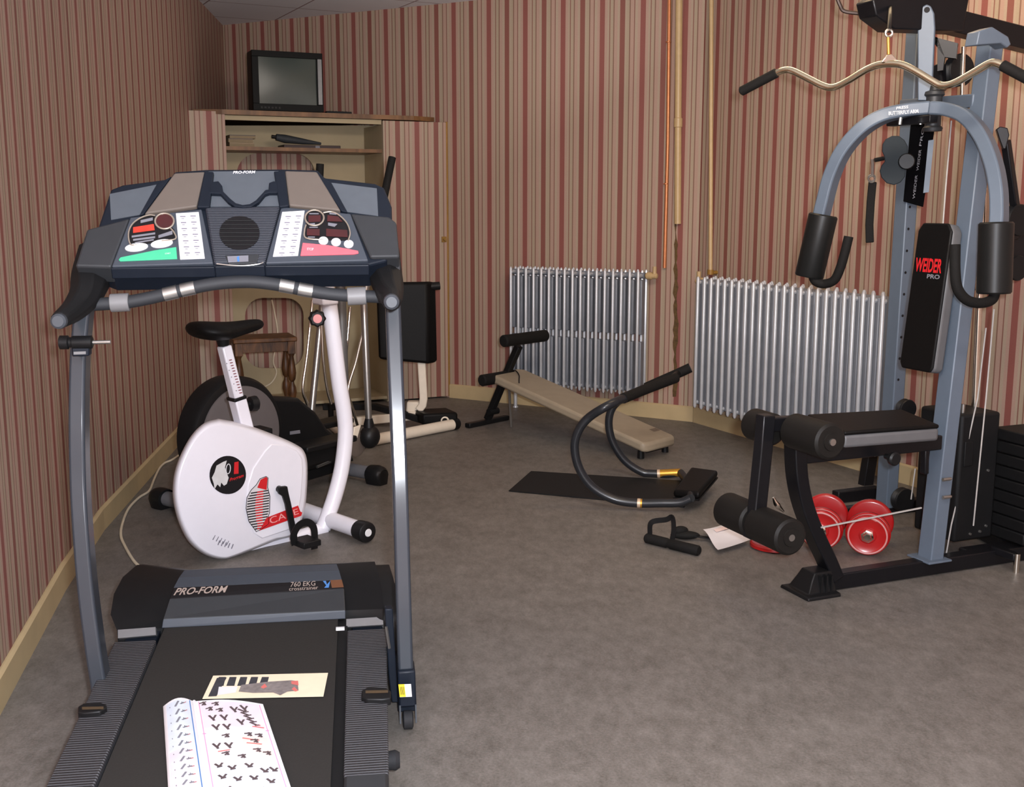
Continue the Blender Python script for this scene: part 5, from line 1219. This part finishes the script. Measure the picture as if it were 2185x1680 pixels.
# back pad
pb, pt = DP(1952, 790, 4.27), DP(1996, 476, 4.33)
pw = gl*.088; pup = (pt-pb).normalized(); pn2 = pw.cross(pup).normalized()
if pn2.dot(gr) > 0: pn2 = -pn2
pq = [pb-pw, pb+pw, pt+pw, pt-pw]
c0 = [pb-pw*.86, pb+pw*.86, pb+pw+pup*.02, pt+pw-pup*.03, pt+pw*.75, pt-pw*.75, pt-pw-pup*.03, pb-pw+pup*.02]
mb = MB(); mb.prism(c0, -pn2*.012); bp_ = mb.build('back_pad', M_vinyl, gy, bevel=.006)
mb = MB(); mb.prism([p-pn2*.01 for p in c0], -pn2*.05); mb.build('pad_side', M_vinylg, bp_, bevel=.012, seg=3)
def pq_(a, b_, off=.0015): return pb+pw*(2*a-1)+pup*((pt-pb).length*b_)+pn2*off
text('lettering', 'WEIDER', M_redink, bp_, [pq_(.92, .665), pq_(.12, .665), pq_(.12, .76), pq_(.92, .76)], bold=.03)
text('lettering', 'PRO', M_greyink, bp_, [pq_(.52, .625), pq_(.14, .625), pq_(.14, .655), pq_(.52, .655)], bold=.03)
for f in (.3, .75):
    q = pb.lerp(pt, f)-pn2*.06; mb = MB(); mb.tube([q, q-pn2*.08], .02, 10); mb.build('pad_mount', M_gfr, bp_)
# sign panel on the far upright
PFU = Pl(f0_.lerp(f1_, .7)-gl*.045-gr*.02, -gl-gr*.8)
mb = MB(); mb.prism(PFU.pts([(1944, 262), (1996, 264), (1970, 442), (1928, 430)], .02), -PFU.n*.03); sg_ = mb.build('sign_panel', mat('jet_panel', (8, 8, 10), .9, var=.03, spec=.03), gy, bevel=.002)
for (x0, y0, x1, y1), w_ in (((1966, 312, 1973, 272), 5), ((1960, 365, 1966, 320), 5), ((1952, 425, 1958, 374), 5)):
    text('lettering', 'WEIDER' if y0 > 330 else 'PRO', M_greyink, sg_, PFU.pts([(x0, y0), (x1, y1), (x1-w_, y1-1), (x0-w_, y0-1)], .0215))
mb = MB(); mb.prism(PFU.pts([(1981, 300), (1993, 298), (1982, 410), (1970, 412)], .0215), -PFU.n*.002); mb.build('sign_insert', M_gym, sg_)
# double pulley, hanging strap and hook
PDL = Pl(DP(1908, 340, 4.86), (-.3, -1, 0))
mb = MB()
px = circ(1910, 318, 28, 28, 22, 0, PI*.97, PI*2.05)+circ(1904, 366, 27, 28, 22, 0, -.05*PI, PI*1.0)
px = [(1882, 322), (1883, 308), (1890, 297), (1903, 290), (1918, 290), (1930, 299), (1937, 312), (1937, 326), (1930, 338), (1929, 348), (1933, 362), (1931, 377), (1922, 389), (1908, 395), (1892, 391), (1881, 379), (1877, 365), (1881, 353), (1888, 345), (1887, 334)]
mb.prism(PDL.pts(px), -PDL.n*.02); dp_ = mb.build('pulley_plate', mat('dark_teal_grey', (36, 44, 49), .6, var=.04, spec=.2), gy, bevel=.003)
mb = MB(); mb.lathe(PDL.at(1934, 345, .0), PDL.n, [(-.02, .03), (.015, .034), (.03, .03)], 18); mb.build('pulley_hub', M_black, dp_)
mb = MB(); mb.tube([PDL.at(1886, 338), PDL.at(1866, 342, .01)], .009, 8); mb.build('cable_stop', M_black, dp_)
mb = MB(); mb.tube([PDL.at(1861, 340, .01), PDL.at(1862, 352, .01), PDL.at(1861, 376, .01)], .0065, 8); mb.torus(PDL.at(1860, 380, .01), PDL.n, .014, .004, 18, 6); mb.build('snap_hook', M_steel, gy)
# a hanging strap belongs to its hook: separate thing
stp = thing('hanging_strap', 'black ankle strap hanging by a snap hook from the double pulley of the multi-gym', 'strap', PDL.at(1857, 450))
mb = MB(); mb.tube([PDL.at(1862, 388, .01), PDL.at(1858, 430, .01), PDL.at(1855, 480, .01), PDL.at(1856, 518, .01)], 1., prof=rect(.034, .012), up=PDL.n); mb.build('strap_band', M_foam, stp, bevel=.004)
mb = MB(); q = PDL.at(1860, 383, .016); mb.torus(q, PDL.n, .013, .003, 16, 6); mb.build('strap_ring', M_steel, stp)
# lat bar (hangs from the pulley housing)
lat = thing('lat_bar', 'bent chrome lat pulldown bar with black grips hanging from the top of the multi-gym', 'lat bar', DP(1897, 135, 4.2))
lpx = [(1655, 157), (1672, 150), (1690, 151), (1725, 168), (1758, 184), (1780, 186), (1810, 172), (1846, 150), (1873, 139), (1900, 136), (1926, 139), (1955, 153), (1990, 174), (2010, 183), (2035, 178), (2075, 156), (2106, 138), (2122, 134), (2140, 140)]
def YLt(x): return 4.45-(x-1655)/530*.62
lp_ = spline([DP(x, y, YLt(x)) for x, y in lpx], 4)
mb = MB(); mb.tube(lp_, .0132, 16); lb_ = mb.build('bar', mat('polished_bar', (240, 228, 198), .15, 1., var=.02), lat)
for pts in ([(1658, 155), (1580, 196)], [(2138, 139), (2215, 180)]):
    p, q = [DP(x, y, YLt(x)) for x, y in pts]; mb = MB(); mb.tube([p, p.lerp(q, .02), p.lerp(q, .97), q], [.014, .0185, .0185, .013], 16); mb.build('hand_grip', M_foam, lat)
YH = YLt(1897)
mb = MB(); mb.prism([DP(1880, 133, YH-.005), DP(1918, 131, YH-.005), DP(1904, 116, YH-.005), DP(1894, 116, YH-.005)], V((0, .01, 0))); mb.build('hanger_plate', M_chrome, lat, bevel=.002)
mb = MB(); mb.tube([DP(1896, 116, YH), DP(1895, 80, YH)], .006, 10); mb.build('eye_bolt', mat('brass_bolt', (206, 160, 80), .3, .7), lat)
mb = MB(); mb.torus(DP(1897, 71, YH), (0, 1, 0), .012, .0045, 22, 8); mb.build('ring', M_chrome, lat)
mb = MB(); mb.tube([DP(1897, 64, YH), DP(1899, 34, YH+.05), DP(1900, 12, YB0-.1)], .0075, 10); mb.build('upper_cable', M_black, lat)
# seat, seat beam and leg developer
zs_ = .612
sf = [FL(1802, 921, zs_), FL(2005, 906, zs_), FL(1925, 873, zs_), FL(1722, 884, zs_)]
mb = MB(); mb.prism(sf, -up*.016); seat = mb.build('seat', M_vinyl, gy, bevel=.007)
mb = MB(); mb.prism([p-up*.014 for p in sf], -up*.048); mb.build('seat_side', M_vinylg, seat, bevel=.012, seg=3)
sbm0 = GP.at(1700, 945); sbz = zs_-.094
beam('seat_beam', [V((sbm0.x, sbm0.y, sbz)), V((N0.x, N0.y, sbz))], .05, .055)
beam('seat_stay', [V((N0.x, N0.y, sbz-.02))-gr*.06, V((N0.x, N0.y, sbz-.12))-gr*.055], .03, .02)
q = GP.at(1870, 968); mb = MB(); mb.lathe(q-gl*.05, -gl, [(0, .01), (.03, .012), (.034, .024), (.05, .026), (.056, .02)], 16); mb.build('seat_knob', M_black, gy)
# pulley post under the seat and low pulleys
PQ = Pl(FL(1850, 1075), -gl)
beam('pulley_post', [PQ.at(1862, 940, -.3), PQ.at(1846, 1040, -.3)], .05, .06)
q = FL(1800, 1058, .03); beam('far_foot_rail', [q-gr*.05, q+gr*.2], .05, .055)
for x, y, Y, r, nm in ((1926, 1066, 4.75, .052, 'low_pulley'), (1933, 873, 4.6, .042, 'seat_pulley'), (2063, 1000, 4.38, .03, 'stack_pulley')):
    q = DP(x, y, Y); mb = MB(); mb.lathe(q-gl*.018, gl, [(0, r*.94), (.005, r), (.018, r*.8), (.031, r), (.036, r*.94)], 26); mb.build(nm, M_black, gy)
# leg developer
pvg = GP.at(1684, 912)
swing = beam('leg_lever', [GP.at(1634, 885, .01), GP.at(1628, 960, .01), GP.at(1612, 1118, .01), GP.at(1604, 1150, .01)], .05, .05, up_=gl)
beam('lever_bracket', [GP.at(1628, 905), GP.at(1704, 903)], .045, .05)
def roller(name, c, l0, l1, r):
    mb = MB(); a, e = c+gl*l0, c+gl*l1; L = (e-a).length; d = (e-a).normalized()
    mb.lathe(a, d, [(0, .018), (.0, r*.86), (.008, r), (L-.008, r), (L, r*.86), (L, r*.5), (L+.004, r*.48)], 28); return mb.build(name, mat('worn_black_foam', (27, 25, 23), .55, var=.12, scale=14), gy)
cu = GP.at(1677, 914); cl_ = GP.at(1615, 1115)
roller('foam_roller', cu, -.045, -.25, .062); roller('foam_roller', cu-gr*.03-up*.01, .03, .155, .058)
roller('foam_roller', cl_, -.008, -.2, .064); roller('foam_roller', cl_, .01, .19, .064)
mb = MB(); mb.cyl(cu-gl*.26, cu+gl*.2, .012, 12); mb.build('roller_axle', M_steel, gy); mb = MB(); mb.cyl(cl_-gl*.205, cl_+gl*.19, .012, 12); mb.build('roller_axle', M_steel, gy)
mb = MB(); mb.tube(spline([GP.at(1650, 1062, -.02), GP.at(1658, 1078, -.02), GP.at(1672, 1092, -.02)], 4), [.004+.008*min(k, 8-k)/4 for k in range(9)], 10); mb.build('carabiner', M_chrome, gy)
beam('leg_cable_tail', [GP.at(1752, 1126, .04), GP.at(1966, 1084, .04)], .005, .005, M_wovn, bev=0)
# weight stacks, shroud, guide rods and cables
sc0 = FL(2082, 1190)+gl*.12
mb = MB(); hz_ = .585
bx = [sc0-gr*.1-gl*.1, sc0+gr*.1-gl*.1, sc0+gr*.1+gl*.13, sc0-gr*.1+gl*.13]
mb.prism([p+up*.065 for p in bx], up*(hz_-.065)); shr = mb.build('stack_shroud', M_blackm, gy, bevel=.012)
mb = MB(); mb.cyl(sc0-gr*.06-gl*.06+up*hz_, sc0-gr*.06-gl*.06+up*(hz_+.035), .008, 10); mb.build('stack_pin', M_steel, shr)
mb = MB()
for dx, z in ((.03, .1), (-.02, .095), (.05, .35), (.06, .12)): mb.lathe(sc0+gr*dx-gl*.1+up*z, -gl, [(0, .006), (.006, .005)], 8)
mb.build('shroud_bolts', M_steel, shr)
st0 = FL(2256, 1200)+gl*.13; n_ = 9
for k in range(n_):
    z0_ = .075+k*.0495
    mb = MB(); mb.box(st0+up*(z0_+.0225), gr*.155, gl*.1, up*.0225); pl_k = mb.build('stack_plate', mat('black_cast_iron', (17, 17, 18), .55, 0, var=.12, scale=40), gy, bevel=.005)
    if k in (2, 6):
        mb = MB(); mb.box(st0+up*(z0_+.0225)-gl*.101+gr*(-.035 if k == 6 else -.02), gr*(.026 if k == 6 else .01), gl*.0015, up*.011); mb.build('number_label', M_btn, pl_k)
beam('stack_base', [st0-gr*.36+up*.035, st0+gr*.2+up*.035], .05, .05)
q = FL(2168, 1222); mb = MB(); mb.tube([V((q.x, q.y, .0)), V((q.x, q.y, .075))], .011, 12); mb.build('chrome_foot', M_chrome, gy)
beam('foot_bracket', [V((q.x, q.y, .06)), V((q.x, q.y, .06))+gl*.12], .035, .03)
bq = be_-(be_-bs).normalized()*.03; sq_ = st0+gr*-.02; mb = MB(); mb.tube([sq_+up*.05, V((bq.x, bq.y, bq.z-.03))], .011, 12); mb.build('guide_rod', M_chrome, gy)
mb = MB(); mb.tube([DP(2078, 900, 4.5), DP(2099, 400, 4.5), DP(2112, 110, 4.5)], .0125, 14); mb.build('guide_rod', M_chrome, gy)
mb = MB(); mb.tube([DP(2052, 235, 4.6), DP(2056, 100, 4.6)], .009, 10); mb.build('short_rod', M_chrome, gy)
for pts in ([(2104, 700, 4.34), (2086, 850, 4.34), (2066, 940, 4.34)], [(2052, 992, 4.34), (2042, 1070, 4.33), (2030, 1120, 4.33), (2019, 1183, 4.32)], [(2121, 660, 4.3), (2104, 850, 4.3), (2088, 1010, 4.3), (2077, 1122, 4.33)], [(2030, 258, 4.5), (2018, 400, 4.45), (2012, 480, 4.42)], [(2046, 1060, 4.33), (2037, 1140, 4.33)], [(1953, 1000, 4.72), (1944, 1066, 4.72)]):
    mb = MB(); mb.tube([DP(*p) for p in pts], .003, 8); mb.build('cable', M_wovn, gy)
q = DP(2060, 967, 4.35); mb = MB(); mb.box(q, gr*.022, gl*.02, up*.05); mb.build('cable_block', M_blackm, gy, bevel=.003)
# pulleys and bracket behind the right press arm
for x, y, r in ((2170, 470, .062), (2166, 572, .05)):
    q = DP(x, y, 4.42); mb = MB(); mb.lathe(q-gl*.02, gl, [(0, r*.94), (.006, r), (.02, r*.82), (.034, r), (.04, r*.94)], 28); mb.build('rear_pulley', M_black, gy)
mb = MB(); a, e = DP(2170, 470, 4.44), DP(2166, 572, 4.44); mb.tube([a+up*.02, e-up*.02], 1., prof=rect(.09, .02), up=gl); mb.build('pulley_frame', M_gfr, gy, bevel=.006)
mb = MB(); PRB = Pl(DP(2140, 300, 4.35), (-.3, -1, 0)); mb.prism(PRB.pts([(2126, 276), (2134, 270), (2150, 273), (2154, 288), (2146, 318), (2140, 318), (2132, 296)]), -PRB.n*.04); mb.build('rear_bracket', M_gfr, gy, bevel=.003)
beam('pulley_stay', [DP(2168, 500, 4.44), u0.lerp(u1, .62)], .03, .04)
beam('rear_arm', [DP(2146, 300, 4.37), DP(2170, 470, 4.44)], .03, .03)
mb = MB(); mb.tube(spline([DP(2084, 500, 4.45), DP(2082, 545, 4.45), DP(2074, 580, 4.45), DP(2078, 620, 4.45)], 5), .007, 8); mb.build('loose_cable', M_gfr, gy)

# ------------------------------------------------------------------ light and camera
def area(name, loc, size, energy, col, rot=(0, 0, 0), sy=None):
    l = bpy.data.lights.new(name, 'AREA'); l.energy = energy; l.color = col; l.size = size
    if sy: l.shape = 'RECTANGLE'; l.size_y = sy
    o = bpy.data.objects.new(name, l); C.objects.link(o); o.location = loc; o.rotation_euler = rot; return o
WARM = (1., .72, .42)
from mathutils import Vector
def aim(o, d): o.rotation_euler = Vector(d).to_track_quat('-Z', 'Y').to_euler()
o = area('added_wall_fill', (.7, 2.4, ZC-.12), 1.2, 29, (1., .86, .72), sy=.35); aim(o, (.1, 1, -.3)); o.data.spread = math.radians(110)  # added fill without a fixture, brightens the far walls
area('ceiling_lamp', (1.3, 4.9, ZC-.05), 1.3, 14, WARM, sy=.35)
o = area('added_ceiling_fill', (.1, 6.4, ZC-.75), 1.2, 7, (1., .95, .9), sy=1.2); aim(o, (-.45, .2, 1))  # added upward fill floating in the room, only lifts the ceiling tone
fl = bpy.data.lights.new('camera_flash', 'POINT'); fl.energy = 575; fl.color = (.87, .92, 1.); fl.shadow_soft_size = .035
fo = bpy.data.objects.new('camera_flash', fl); C.objects.link(fo); fo.location = (.09, -.02, H+.07)
w = bpy.data.worlds.new('room_air'); bpy.context.scene.world = w; w.use_nodes = True
w.node_tree.nodes['Background'].inputs['Color'].default_value = (.9, .75, .6, 1); w.node_tree.nodes['Background'].inputs['Strength'].default_value = .1
cd = bpy.data.cameras.new('camera'); cam = bpy.data.objects.new('camera', cd); C.objects.link(cam)
cd.sensor_fit = 'HORIZONTAL'; cd.sensor_width = 36; cd.lens = F/2185*36; cd.clip_start = .02
cam.location = CAM; cam.rotation_euler = (PI/2-PH, 0, 0)
sc_ = bpy.context.scene; sc_.camera = cam
sc_.view_settings.view_transform = 'Standard'; sc_.view_settings.look = 'None'
